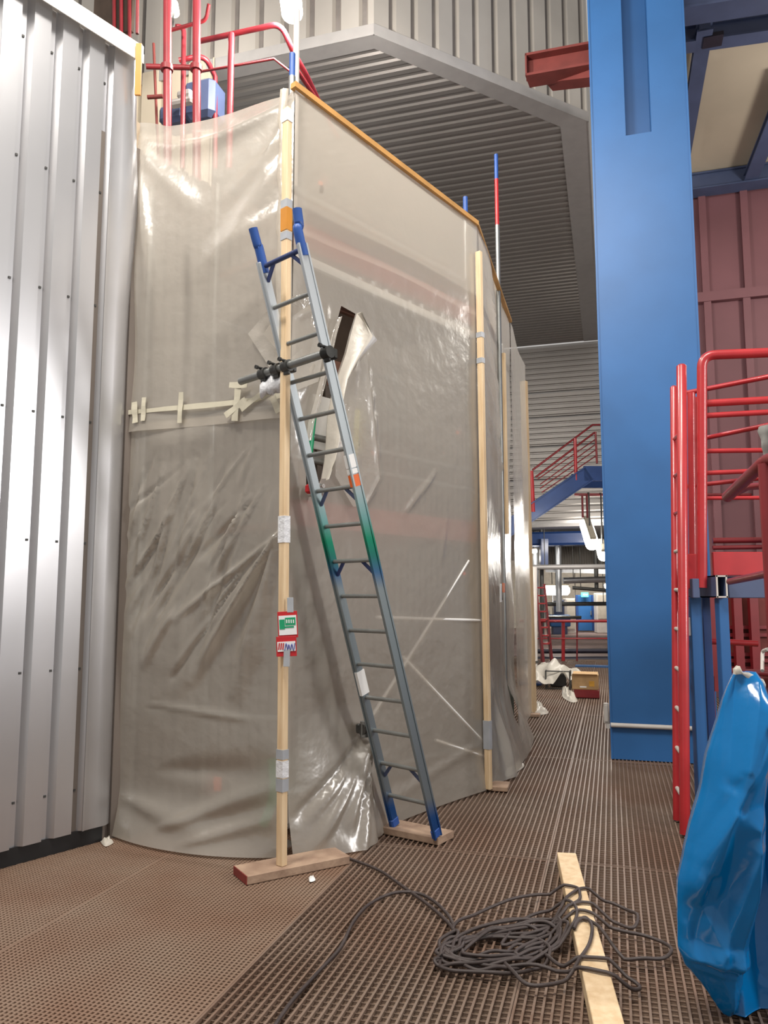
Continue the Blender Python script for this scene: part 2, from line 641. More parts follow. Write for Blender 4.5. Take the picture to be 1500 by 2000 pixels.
E0, E1, E2, E3 = uv(ul, v1, HS), uv(u1, v1, HS), uv(ur, cv, HS), uv(ur, vr, HS)
n12 = (E2 - E1).normalized()
n12 = Vector((-n12.y, n12.x, 0))
I0, I1 = E0 + A * 0.22, E1 + A * 0.22 - B * 0.06
I2, I3 = E2 - B * 0.36 + A * 0.02, E3 - B * 0.36
edge_trim('trim_2', E0, E1, I0, I1, A)
edge_trim('trim_3', E1, E2, I1, I2, n12)
edge_trim('trim_4', E2, E3, I2, I3, -B)


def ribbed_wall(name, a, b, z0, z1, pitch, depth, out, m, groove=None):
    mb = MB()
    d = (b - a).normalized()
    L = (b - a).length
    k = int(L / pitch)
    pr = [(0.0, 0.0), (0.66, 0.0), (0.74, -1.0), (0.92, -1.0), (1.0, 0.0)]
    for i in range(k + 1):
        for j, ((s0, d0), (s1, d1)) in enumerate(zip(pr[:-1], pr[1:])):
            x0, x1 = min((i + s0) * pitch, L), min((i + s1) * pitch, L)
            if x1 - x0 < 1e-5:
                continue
            mb.cur = 1 if (groove and j == 2) else 0  # valley faces take the second, darker material
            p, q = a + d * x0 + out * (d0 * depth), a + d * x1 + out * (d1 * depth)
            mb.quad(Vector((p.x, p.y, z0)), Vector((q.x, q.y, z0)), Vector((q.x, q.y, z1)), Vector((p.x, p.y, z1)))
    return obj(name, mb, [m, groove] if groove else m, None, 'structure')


ribbed_wall('wall_front', E0, E1, HS + 0.1, HS + 5, 0.33, 0.05, -A, 'upper_sheet', 'groove_tone')
ribbed_wall('wall_chamfer', E1, E2, HS + 0.1, HS + 5, 0.30, 0.05, -n12, 'upper_sheet', 'groove_tone')
ribbed_wall('wall_side', E2, E3, HS + 0.1, HS + 5, 0.33, 0.05, B, 'upper_sheet', 'groove_tone')

WU = onz(398, 102, HS).dot(B)
ribbed_wall('wall_front', uv(ul, v1 - 0.03), uv(WU, v1 - 0.03), 4.0, HS + 0.12, 0.33, 0.05, -A, 'cream_sheet')
# rear wall hanging from the far soffit edge: horizontal sheets
mb = MB()
zz = HS
rear_u0, rear_u1 = ur - 5, ur + 0.6
wr = obj('wall_back', MB().box(uv((rear_u0 + rear_u1) / 2, vr + 0.15, (HS + 3.4) / 2), (rear_u1 - rear_u0, 0.1, HS - 3.4), (B, A, UP)), 'soffit_trim', None, 'structure')
zs = [7.95, 6.75, 6.1, 5.35, 4.5, 3.45]
for za, zb in zip(zs[:-1], zs[1:]):
    mb = MB()
    k = max(3, int((za - zb) / 0.15))
    for i in range(k):
        z0 = za - 0.03 - (za - zb - 0.05) * i / k
        h = (za - zb - 0.05) / k
        for (a, da), (b, db) in zip(((0, 0), (0.6, 0), (0.72, 0.02), (0.9, 0.02)), ((0.6, 0), (0.72, 0.02), (0.9, 0.02), (1.0, 0))):
            mb.quad(uv(rear_u0, vr + 0.05 + da, z0 - a * h), uv(rear_u1, vr + 0.05 + da, z0 - a * h), uv(rear_u1, vr + 0.05 + db, z0 - b * h), uv(rear_u0, vr + 0.05 + db, z0 - b * h))
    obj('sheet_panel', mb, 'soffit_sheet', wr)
mb = MB().box(uv(1, 31, 3.5), (16, 20, 0.12), (B, A, UP))
obj('ceiling', mb, 'soffit_trim', None, 'structure')

# ------------------------------------------------------------------ blue column
CV = onz(1195, 1482).dot(A)
CU0 = onz(1195, 1482).dot(B)
CU1 = CU0 + 0.955
DZ = 6.35                                     # the pocket between the flanges starts here
mb = MB()


def cbox(ua, ub, va, vb, za, zb, bev=0.0):
    mb.box(uv((ua + ub) / 2, (va + vb) / 2, (za + zb) / 2), (ub - ua, vb - va, zb - za), (B, A, UP), bev)


cbox(CU0, CU1, CV, CV + 0.55, 0.0, DZ)
cbox(CU0, CU0 + 0.34, CV, CV + 0.55, DZ, 13)
cbox(CU1 - 0.36, CU1, CV, CV + 0.55, DZ, 13)
cbox(CU0 + 0.34, CU1 - 0.36, CV + 0.22, CV + 0.55, DZ, 13)
# tapering gusset plates that close the pocket
for ua, ub in ((CU0 + 0.10, CU0 + 0.34), (CU1 - 0.36, CU1 - 0.13)):
    mb.add([uv(ua, CV - 0.012, DZ - 1.0), uv(ub, CV - 0.012, DZ - 1.0), uv(ub, CV - 0.012, DZ + 0.55), uv(ua, CV + 0.0, DZ - 1.0), uv(ub, CV + 0.0, DZ - 1.0), uv(ub, CV + 0.0, DZ + 0.55)],
           [(0, 1, 2), (5, 4, 3), (0, 2, 5, 3), (1, 4, 5, 2), (0, 3, 4, 1)]) if False else None
col = obj('column', mb, 'blue_paint', None, 'structure')
mb = MB()
cbox(CU0 - 0.006, CU0 + 0.012, CV - 0.008, CV + 0.04, 0.0, 13)
cbox(CU1 - 0.012, CU1 + 0.006, CV - 0.008, CV + 0.04, 0.0, 13)
obj('flange_edge', mb, 'blue_paint', col)
mb = MB()
cz = onplane(1200, 1416, uv(CU0, CV - 0.03), A).z
mb.tube([uv(CU0 + 0.0, CV - 0.035, cz), uv(CU0 + 1.25, CV - 0.035, cz)], 0.022)
pipe = obj('conduit', mb, 'pale_post', None)
tag(pipe, 'thin grey conduit running across the foot of the blue column', 'pipe')
for du in (0.66, 0.95):
    obj('clamp', MB().box(uv(CU0 + du, CV - 0.03, cz), (0.03, 0.06, 0.07), (B, A, UP), 0.006), 'galvanised', pipe)
mb = MB().box(uv(CU0 - 0.04, CV + 0.1, cz + 0.09), (0.05, 0.05, 0.20), (B, A, UP), 0.008)
mb.box(uv(CU0 - 0.04, CV + 0.07, cz + 0.09), (0.03, 0.012, 0.15), (B, A, UP))
mb.box(uv(CU0 - 0.02, CV + 0.08, cz - 0.03), (0.05, 0.03, 0.04), (B, A, UP))
tag(obj('socket_box', mb, 'pale_post'), 'slim white box fixed at the foot of the blue column', 'box')

# dark red beam that joins the column
bz = at(1090, 130, CV * 0.96 + 0.6).z
mb = MB()
ba, bb = at(1030, 138, 8.7), at(1175, 112, 8.35)
bd = (bb - ba).normalized()
for dz, ww, hh in ((0.13, 0.24, 0.03), (-0.13, 0.24, 0.03), (0, 0.03, 0.26)):
    mb.bar(ba + UP * dz, bb + UP * dz, ww, hh)
mb.box(ba + bd * 0.01, (0.02, 0.24, 0.29), (bd, UP.cross(bd).normalized(), UP))
mb.bar(at(1075, 160, 8.8), at(1175, 148, 8.4), 0.2, 0.12)
obj('beam', mb, 'red_oxide', None, 'structure')

# ------------------------------------------------------------------ right bay: red wall, cream ceiling sheets, blue frame
RV = 13.2
RZ = onplane(1400, 365, uv(0, RV), A).z
ru0, ru1 = CU1 + 0.2, CU1 + 6
wallR = obj('wall_right', MB().box(uv((ru0 + ru1) / 2, RV + 0.1, RZ / 2), (ru1 - ru0, 0.16, RZ), (B, A, UP)), 'red_wall', None, 'structure')
zb = onplane(1430, 578, uv(0, RV), A).z
mb = MB().box(uv((ru0 + ru1) / 2, RV - 0.04, zb), (ru1 - ru0, 0.12, 0.16), (B, A, UP))
obj('rail', mb, 'red_wall', wallR)
for px, top in ((1374, True), (1456, True), (1385, False), (1462, False), (1530, True), (1545, False)):
    g = onplane(px, 480 if top else 680, uv(0, RV), A)
    u = g.dot(B)
    za, zc = (zb, RZ) if top else (0.2, zb)
    obj('rib', MB().box(uv(u, RV - 0.03, (za + zc) / 2), (0.11, 0.10, zc - za), (B, A, UP)), 'red_wall', wallR)
n = 5
cre = obj('ceiling', MB().box(uv((ru0 + ru1) / 2, 9.6, RZ + 0.18), (ru1 - ru0 + 1.2, 7.2, 0.1), (B, A, UP)), 'cream_sheet', None, 'structure')
for px in ():
    pass


def beam_bar(name, a, b, w, h, m='blue_steel'):
    mb = MB()
    d = (b - a).normalized()
    mb.bar(a, b, w, h)
    mb.bar(a + UP * (h * 0.5), b + UP * (h * 0.5), w * 1.5, 0.025)
    mb.bar(a - UP * (h * 0.5), b - UP * (h * 0.5), w * 1.5, 0.025)
    return obj(name, mb, m, None, 'structure')


BZ = RZ - 0.02
beam_bar('beam', onplane(1330, 366, uv(0, RV - 0.2), A), onplane(1640, 322, uv(0, RV - 0.2), A), 0.2, 0.26)
beam_bar('beam', onz(1320, 80, BZ), onz(1680, 28, BZ), 0.14, 0.2)
beam_bar('beam', onz(1310, 12, BZ - 0.1), onz(1700, -50, BZ - 0.1), 0.2, 0.3)
beam_bar('beam', onz(1336, 300, BZ - 0.05), onz(1377, 50, BZ - 0.05), 0.12, 0.1)
beam_bar('beam', onz(1462, 356, BZ - 0.05), onz(1545, 150, BZ - 0.05), 0.14, 0.1)
mb = MB()
mb.box(onz(1392, 78, BZ - 0.1), (0.22, 0.2, 0.05), (B, A, UP))
obj('gusset_plate', mb, 'pipe_dark', None, 'structure')

# ================================================================== SCAFFOLD INSIDE THE SHEETING
def T(mb, a, b, r=0.0242, n=8):
    return mb.tube([a, b], r, n)


IN = 0.10                                     # tubes stand this far behind the sheeting
Q1, Q2 = P1 - FN * IN + FD * 0.06, P2 - FN * IN - FD * 0.02
Q0 = P0 - LN * 0.08 + LD * 0.1
S3, S4 = P3 - SN * IN, P4 - SN * IN
I1, I2 = Q1 - FN * 0.8, Q2 - FN * 0.8
scaf = thing('scaffold', 'tube scaffold with plank decks seen dimly behind the plastic sheeting', 'scaffold', (P1 + P2) / 2 - FN * 0.5)


def standard(p, top, tips=()):
    so = obj('standard', T(MB(), Vector((p.x, p.y, 0.06)), Vector((p.x, p.y, top))), 'scaffold_tube', scaf)
    obj('base_plate', MB().box(Vector((p.x, p.y, 0.053)), (0.14, 0.14, 0.012), (FD, FN, UP)), 'galvanised', so)
    z = top
    for mname, h in tips:
        obj('spigot', T(MB(), Vector((p.x, p.y, z)), Vector((p.x, p.y, z + h)), 0.021), mname, so, None,
            {'hook_blue': 'blue painted tube end', 'tag_red': 'red painted tube end'}.get(mname))
        z += h
    return so


ztip = at(546, 150, Q1.y).z
standard(Q1, ztip, (('hook_blue', at(546, 105, Q1.y).z - ztip),))
z2 = at(918, 428, Q2.y).z
standard(Q2, z2, (('hook_blue', at(918, 385, Q2.y).z - z2),))
standard(I1, 4.6)
standard(I2, 4.6)
standard(Q0, 4.5)
S5 = at(974, 600, P2.y + 1.4)
zs5 = at(972, 440, S5.y).z
standard(S5, zs5, (('tag_red', at(970, 350, S5.y).z - zs5), ('hook_blue', at(968, 302, S5.y).z - at(970, 350, S5.y).z)))
standard(S3, 4.5)
Wp = at(576, 300, 5.3)
wps = standard(Vector((Wp.x, Wp.y, 0)), at(576, 20, 5.3).z)
wps.data.materials[0] = MAT['pale_post']


def ledger(a, b, z, r=0.0242, name='ledger', m='scaffold_tube'):
    return obj(name, T(MB(), a + UP * z, b + UP * z, r), m, scaf)


zl1 = onplane(750, 465, Q1, FN).z
ledger(Q1, Q2, zl1, 0.03)
ledger(Q1, Q2, 2.62)  # dark plate standing in for the shade inside the open tube
zmid = onplane(840, 942, Q1, FN).z
ledger(Q1, Q2, zmid)
ledger(Q1, Q2, 0.35)
ledger(Q0, Q1, 2.78)
ledger(Q0, Q1, 0.80)
ledger(Q2, S3, zl1)
ledger(Q2, S3, zmid)
ledger(I1, I2, 3.55)
ledger(I1, I2, 2.0)
zd1 = onplane(750, 545, Q1, FN).z              # upper deck
zd2 = onplane(840, 1032, Q1, FN).z             # lower deck
for zd in (zd1, zd2):
    for k in range(3):
        a = Q1 - FN * (0.12 + 0.26 * k) + UP * (zd - 0.08)
        b = Q2 - FN * (0.12 + 0.26 * k) + UP * (zd - 0.08)
        obj('deck_board', MB().bar(a, b, 0.235, 0.045), 'deck_wood', scaf)
    a, b = Q1 + FN * 0.05 + UP * (zd + 0.0), Q2 + FN * 0.05 + UP * (zd + 0.0)
    obj('toe_board', MB().bar(a, b, 0.03, 0.17), 'toe_red', scaf, None, 'red toe board along the deck edge')
mb = MB()
a, b = Q1 + FN * 0.06 + UP * (zd1 - 0.17), Q2 + FN * 0.06 + UP * (zd1 - 0.17)
mb.bar(a, b, 0.03, 0.06)
obj('deck_rail', mb, 'sticker_white', scaf, None, 'pale edge rail under the upper deck')
for i in range(9):
    p = a.lerp(b, 0.3 + 0.07 * i) + UP * (0.055 if i % 2 else 0.04)
    obj('bolt', MB().box(p, (0.03, 0.02, 0.03), (FD, FN, UP)), 'tag_white', scaf)


def brace(p, q, m='sticker_white'):
    a = onplane(p[0], p[1], Q1 + FN * 0.085, FN)
    b = onplane(q[0], q[1], Q1 + FN * 0.085, FN)
    return obj('brace', T(MB(), a, b, 0.012, 6), m, scaf)


brace((915, 1095), (725, 1400))
brace((786, 1282), (950, 1455))
brace((735, 1205), (945, 1212))
brace((850, 1445), (955, 1480))
# bits of colour against the film: straps, clips, a hose
obj('strap', MB().bar(onplane(698, 800, Q1 + FN * 0.06, FN), onplane(693, 890, Q1 + FN * 0.06, FN), 0.045, 0.008, FN), 'yellow_strap', scaf, None, 'yellow strap hanging inside')
for px, py in ((626, 358), (727, 885), (905, 1120), (893, 845)):
    obj('clip', MB().box(onplane(px, py, Q1 + FN * 0.075, FN), (0.035, 0.02, 0.03), (FD, FN, UP), 0.006), 'orange_spot', scaf, None, 'orange plastic clip')
obj('clip', MB().box(onplane(425, 1532, P0 - LN * 0.05, LN), (0.06, 0.02, 0.09), (LD, LN, UP), 0.01), 'orange_spot', scaf, None, 'orange plastic clip')
gp = onplane(530, 1540, P0 - LN * 0.05, LN)
obj('hose', MB().tube(smooth_path([gp + UP * 0.18, gp + UP * 0.03 + LD * 0.02, gp - UP * 0.1, gp - UP * 0.22 - LD * 0.05]), 0.03, 8), 'tag_green', scaf, None, 'green hose end')
obj('hose', MB().tube([onplane(610, 815, Q1 + FN * 0.0, FN), onplane(601, 905, Q1 + FN * 0.0, FN)], 0.028, 8), 'tag_green', scaf, None, 'green hose end')
# plates seen through the slash
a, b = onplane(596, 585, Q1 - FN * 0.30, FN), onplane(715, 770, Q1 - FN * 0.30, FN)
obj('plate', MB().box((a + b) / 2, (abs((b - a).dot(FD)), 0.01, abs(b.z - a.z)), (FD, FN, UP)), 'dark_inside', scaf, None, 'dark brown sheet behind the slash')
for (pa, pb, m) in (((612, 770), (655, 885), 'sticker_white'), ((604, 880), (640, 900), 'soffit_trim'), ((640, 700), (665, 760), 'deck_wood')):
    a = onplane(pa[0], pa[1], Q1 - FN * 0.06, FN)
    b = onplane(pb[0], pb[1], Q1 - FN * 0.06, FN)
    obj('plate', MB().box((a + b) / 2, (abs((b - a).dot(FD)), 0.01, abs(b.z - a.z)), (FD, FN, UP)), m, scaf)

# ================================================================== PLASTIC SHEETING
enc = thing('plastic_enclosure', 'milky plastic sheeting wrapped around the scaffold, slashed beside the ladder', 'plastic sheeting', (P1.x, P1.y, 0))


def seg_fold(S, Z, s0, z0, s1, z1, wd, h):
    dx, dz = s1 - s0, z1 - z0
    L2 = dx * dx + dz * dz
    t = np.clip(((S - s0) * dx + (Z - z0) * dz) / L2, 0, 1)
    d2 = (S - s0 - t * dx) ** 2 + (Z - z0 - t * dz) ** 2
    wloc = wd * (0.5 + 0.9 * t)
    tp = np.sin(np.pi * np.clip(t * 0.94 + 0.03, 0, 1)) ** 0.6
    return h * np.exp(-d2 / wloc ** 2) * tp


def waves(S, Z, rng, n, amp, lo, hi):
    o = np.zeros_like(S)
    for _ in range(n):
        a = rng.uniform(0, math.pi)
        k = rng.uniform(lo, hi)
        o += np.sin((S * math.cos(a) + Z * math.sin(a)) * k + rng.uniform(0, 6.28)) * amp / k
    return o


def sheet(name, org, d, nrm, L, ztop, disp, ns, nz, z0=0.0, holes=(), m='sheeting', zbot=None):
    """sheet of film in the vertical plane through org along d; disp(S, Z) pushes it out along nrm and returns (out, along)"""
    ss = np.linspace(0, L, ns)
    pts = []
    for i, s_ in enumerate(ss):
        zt, zb_ = ztop(s_ / L), (zbot(s_ / L) if zbot else z0)
        for z in np.linspace(zb_, zt, nz):
            pts.append((s_, z))
    P = np.array(pts)
    faces = None
    if holes:
        keep = np.ones(len(P), bool)
        for h in holes:
            H = np.array(h)
            for i in range(len(H)):
                a, b = H[i], H[(i + 1) % len(H)]
                ab = b - a
                t = np.clip(((P - a) @ ab) / (ab @ ab + 1e-12), 0, 1)
                keep &= np.hypot(*(P - a - t[:, None] * ab).T) > 0.008
        P = P[keep]
        vs = [Vector((float(x), float(y))) for x, y in P]
        es = []
        for h in holes:
            n0 = len(vs)
            vs += [Vector(p) for p in h]
            es += [(n0 + i, n0 + (i + 1) % len(h)) for i in range(len(h))]
        ov, oe, of, _, _, _ = delaunay_2d_cdt(vs, es, [], 0, 1e-5)
        P = np.array([(p.x, p.y) for p in ov])
        faces = []
        for t in of:
            c = P[list(t)].mean(0)
            if any(inside(c, h) for h in holes):
                continue
            zt = ztop(min(max(c[0] / L, 0), 1))
            if c[1] > zt + 0.002:
                continue
            faces.append(tuple(t))
    else:
        faces = [(i * nz + j, (i + 1) * nz + j, (i + 1) * nz + j + 1, i * nz + j + 1) for i in range(ns - 1) for j in range(nz - 1)]
    out, along = disp(P[:, 0], P[:, 1])
    mb = MB()
    vs = [org + d * float(s_ + al) + nrm * float(o_) + UP * float(z) for (s_, z), o_, al in zip(P, out, along)]
    mb.add(vs, faces, True)
    return obj(name, mb, m, enc)


def inside(p, h):
    c = False
    n = len(h)
    for i in range(n):
        x1, y1 = h[i]
        x2, y2 = h[(i + 1) % n]
        if (y1 > p[1]) != (y2 > p[1]) and p[0] < (x2 - x1) * (p[1] - y1) / (y2 - y1) + x1:
            c = not c
    return c


def to_f(px, py, org, d, nrm):
    q = onplane(px, py, org, nrm)
    return ((q - org).dot(d), q.z)


OF = P1 + FN * 0.0
FL = (P2 - P1).length
ztL = onplane(272, 236, P0, LN).z
ztR1 = ZT
ztR2 = at(930, 440, P2.y).z
rng = random.Random(3)

# --- left face, upper sheet with the swag under its top edge
LL = (P1 - P0).length
SEAM = 2.72


def left_top(t):
    return ztL + (ZT - ztL) * t + 0.24 * math.sin(math.pi * t)


def disp_left_up(S, Z):
    t = S / LL
    top = np.array([left_top(x) for x in t])
    zc = top - 0.10 - 0.48 * np.sin(np.pi * t) * (1 - 0.35 * t)
    up = np.clip(Z - zc, 0, None)
    o = -0.85 * up
    o += 0.035 * np.exp(-((Z - zc) / 0.07) ** 2) * np.sin(np.pi * t)
    for a in ((0.02, 4.75, 0.25, 3.7, 0.05, 0.03), (0.05, 4.75, 0.6, 4.2, 0.06, 0.035), (0.0, 4.6, 0.12, 3.2, 0.04, 0.02),
              (1.36, 4.6, 0.9, 4.25, 0.05, 0.03), (1.36, 4.45, 0.75, 3.75, 0.09, 0.04), (1.38, 4.1, 0.6, 3.75, 0.08, 0.03), (1.36, 4.75, 1.15, 4.3, 0.03, 0.03)):
        k = LL / 1.41
        o += seg_fold(S, Z, a[0] * k, a[1], a[2] * k, a[3], a[4], a[5])
    o += waves(S, Z, random.Random(5), 6, 0.045, 3, 8)
    fade = np.clip(np.minimum(S, LL - S) / 0.12, 0, 1)
    return o * (0.25 + 0.75 * fade), np.zeros_like(S)


sheet('film_panel', P0 + LN * 0.01, LD, LN, LL, left_top, disp_left_up, 56, 84, SEAM - 0.04)

# --- left face, lower sheet with slanting creases from the tape line
folds = []
for i in range(46):
    s0 = rng.uniform(0.15, 1.3)
    z0 = rng.uniform(1.5, 2.55)
    ln = rng.uniform(0.25, 0.85)
    an = math.radians(rng.gauss(64, 9))
    folds.append((s0, z0, s0 - ln * math.cos(an), z0 - ln * math.sin(an), rng.uniform(0.012, 0.026), rng.choice((-1, 1, 1)) * rng.uniform(0.016, 0.04)))
for i in range(10):
    folds.append((1.36, 1.95, rng.uniform(0.5, 1.2), rng.uniform(0.9, 1.5), rng.uniform(0.018, 0.035), rng.uniform(0.02, 0.04)))
folds += [(0.3, 0.86, 1.1, 0.80, 0.016, 0.014), (0.45, 0.45, 1.3, 0.5, 0.07, -0.03), (0.1, 0.25, 0.9, 0.12, 0.06, 0.03), (0.5, 0.12, 1.35, 0.42, 0.05, 0.04), (0.7, 0.05, 1.38, 0.25, 0.04, 0.03)]


def disp_left_low(S, Z):
    o = np.zeros_like(S)
    k = LL / 1.41
    for a in folds:
        o += seg_fold(S, Z, a[0] * k, a[1], a[2] * k, a[3], a[4], a[5])
    o += waves(S, Z, random.Random(6), 6, 0.03, 4, 10)
    fade = np.clip(np.minimum(S / 0.16, (LL - S) / 0.06), 0.02, 1)
    o = o * fade * np.clip((SEAM - Z) / 0.1, 0.15, 1)
    o += 0.16 * np.clip(1 - Z / 0.38, 0, 1) ** 2 * np.sin(np.pi * np.clip(S / LL, 0, 1)) ** 0.7
    return o, np.zeros_like(S)


sheet('film_panel', P0 + LN * 0.004, LD, LN, LL, lambda t: SEAM + 0.02, disp_left_low, 80, 150, 0.015)

# --- right face with the slash
slash_px = [(668, 597), (697, 612), (686, 650), (676, 690), (660, 735), (648, 775), (640, 815), (637, 860), (634, 900), (628, 935), (616, 968),
            (600, 964), (597, 905), (604, 860), (611, 825), (624, 785), (635, 745), (643, 705), (653, 655), (662, 620)]
slash = [to_f(x, y, OF, FD, FN) for x, y in slash_px]
slit_px = [(714, 1418), (720, 1440), (720, 1480), (716, 1497), (713, 1470), (711, 1440)]
slit = [to_f(x, y, OF, FD, FN) for x, y in slit_px]
gx, gz = to_f(712, 1425, OF, FD, FN)
ff = []
for i in range(9):
    an = math.radians(-148 + 6.5 * i + rng.uniform(-2, 2))
    ln = rng.uniform(0.55, 0.85)
    ff.append((gx, gz, gx + ln * math.cos(an), gz + ln * math.sin(an), rng.uniform(0.014, 0.028), rng.choice((1, 1, -0.6)) * rng.uniform(0.03, 0.075)))
for (a, b, w_, h_) in (((480, 640), (620, 575), 0.02, 0.0), ((718, 690), (742, 935), 0.014, 0.022), ((742, 935), (716, 985), 0.014, 0.02), ((850, 920), (790, 1000), 0.013, 0.025),
                       ((640, 590), (625, 740), 0.02, 0.025), ((700, 700), (668, 900), 0.03, 0.03), ((575, 800), (600, 900), 0.02, 0.02), ((620, 690), (590, 780), 0.02, 0.03),
                       ((575, 620), (620, 600), 0.03, 0.02), ((560, 870), (590, 960), 0.02, 0.015), ((870, 1010), (860, 1100), 0.012, 0.012), ((945, 1450), (760, 1560), 0.03, 0.012)):
    s0, z0 = to_f(a[0], a[1], OF, FD, FN)
    s1, z1 = to_f(b[0], b[1], OF, FD, FN)
    if h_:
        ff.append((s0, z0, s1, z1, w_, h_))


def right_top(t):
    return ztR1 + (ztR2 - ztR1) * t


def disp_right(S, Z):
    o = np.zeros_like(S)
    for a in ff:
        o += seg_fold(S, Z, *a)
    o += waves(S, Z, random.Random(9), 5, 0.018, 3, 8)
    fade = np.clip(np.minimum(S, FL - S) / 0.08, 0, 1)
    o *= 0.2 + 0.8 * fade
    o += 0.22 * np.exp(-((S - 0.42) / 0.34) ** 2) * np.clip(1 - Z / 0.85, 0, 1) ** 1.3
    o += 0.03 * np.clip(1 - Z / 0.25, 0, 1)
    return o, np.zeros_like(S)


pr_ = sheet('film_panel', OF, FD, FN, FL, right_top, disp_right, 78, 160, 0.012, (slash, slit))

# --- curled flap of the slash
mb = MB()
inner = [(697, 612), (686, 650), (676, 690), (660, 735), (648, 775), (640, 815), (637, 860), (634, 900), (628, 935)]
outer = [(698, 613), (737, 664), (700, 703), (676, 745), (668, 790), (666, 830), (664, 860), (652, 900), (636, 938)]
rows = []
for (a, b) in zip(inner, outer):
    pa, pb = onplane(a[0], a[1], OF + FN * 0.004, FN), onplane(b[0], b[1], OF + FN * 0.09, FN)
    rows.append([pa.lerp(pb, t) + FN * (0.05 * math.sin(math.pi * t)) for t in np.linspace(0, 1, 7)])
mb.loft(rows, False, False)
obj('flap', mb, 'film_white', enc, None, 'loose flap of film curling out from the slash')
mb = MB()
inner = [(662, 620), (653, 655), (643, 705), (635, 745), (624, 785), (611, 825), (604, 860)]
outer = [(661, 620), (649, 652), (636, 700), (624, 745), (614, 785), (602, 825), (598, 862)]
rows = []
for (a, b) in zip(inner, outer):
    pa, pb = onplane(a[0], a[1], OF + FN * 0.004, FN), onplane(b[0], b[1], OF + FN * 0.05, FN)
    rows.append([pa.lerp(pb, t) + FN * (0.035 * math.sin(math.pi * t)) for t in np.linspace(0, 1, 6)])
mb.loft(rows, False, False)
obj('flap', mb, 'sheeting_thin', enc, None, 'thin folded edge of the slash')
# clear patches taped over earlier cuts
for k, poly in enumerate((((484, 652), (520, 610), (560, 582), (622, 565), (640, 640), (622, 745), (560, 770)),
                          ((660, 760), (716, 690), (728, 800), (742, 935), (716, 985), (690, 990), (655, 930)))):
    mb = MB()
    c = Vector((0, 0, 0))
    org, nr = (OF + FN * 0.03, FN)
    ps = []
    for (x, y) in poly:
        if x < 553:
            q = onplane(x, y, P0 + LN * 0.03, LN)
        else:
            q = onplane(x, y, org, nr)
        ps.append(q)
    for q in ps:
        c += q / len(ps)
    n_ = len(ps)
    rings = [[c.lerp(q, t) + nr * (0.018 * math.sin(5 * i + 7 * t) * t * (1 - t) * 4) for i, q in enumerate(ps)] for t in (0.02, 0.3, 0.55, 0.8, 1.0)]
    mb.loft(rings, False, True)
    obj('patch', mb, 'sheeting_thin', enc, None, 'clear patch of film stuck over the sheeting')

# --- far right face, with torn slits
SLEN = (P3 - P2).length
slits = []
for poly in (((981, 1300), (986, 1330), (993, 1365), (995, 1385), (990, 1420), (986, 1400), (983, 1350)), ((975, 1146), (979, 1146), (980, 1172), (976, 1174))):
    slits.append([to_f(x, y, P2, SD, SN) for x, y in poly])


def disp_side(S, Z):
    o = waves(S, Z, random.Random(12), 6, 0.03, 2.5, 8)
    for i in range(14):
        r_ = random.Random(40 + i)
        s0 = r_.uniform(0.0, 0.5)
        z0 = r_.uniform(3.0, 4.6)
        o += seg_fold(S, Z, s0, z0, s0 + r_.uniform(0.8, 1.6), z0 - r_.uniform(0.1, 0.5), 0.05, r_.uniform(0.01, 0.03))
    for i in range(12):
        r_ = random.Random(80 + i)
        s0 = r_.uniform(0.3, SLEN)
        o += seg_fold(S, Z, s0, 0.9, s0 + r_.uniform(-0.3, 0.3), 0.05, 0.05, r_.uniform(0.01, 0.05))
    o *= 0.2 + 0.8 * np.clip(S / 0.15, 0, 1)
    o += 0.22 * np.clip(1 - Z / 0.7, 0, 1) ** 1.6 * np.clip(S / 0.5, 0, 1)
    return o, np.zeros_like(S)


sheet('film_panel', P2, SD, SN, SLEN, lambda t: ztR2 - 0.02 * t, disp_side, 60, 120, 0.02, slits)
sheet('film_panel', P3, SD, SN, (P4 - P3).length - 0.06, lambda t: ztR2 - 0.03, lambda S, Z: (waves(S, Z, random.Random(15), 5, 0.03, 2, 7) * np.clip(S / 0.2, 0, 1), np.zeros_like(S)), 24, 60, 0.02)

a, b = onplane(972, 1280, P2 - SN * 0.07, SN), onplane(1004, 1430, P2 - SN * 0.07, SN)
obj('green_sheet', MB().box((a + b) / 2, (abs((b - a).dot(SD)), 0.01, abs(b.z - a.z)), (SD, SN, UP)), 'green_dark', enc, None, 'dark green sheet showing through the slit')
for (px, py, w_, h_, mm) in ((978, 1158, 0.12, 0.17, 'sticker_white'), (984, 1148, 0.16, 0.09, 'sticker_orange')):
    q = onplane(px, py, P2 + SN * 0.06, SN)
    obj('tab', MB().box(q, (w_, 0.006, h_), (SD, SN, UP)), mm, enc, None, {'sticker_white': 'white tab', 'sticker_orange': 'orange tab'}[mm])
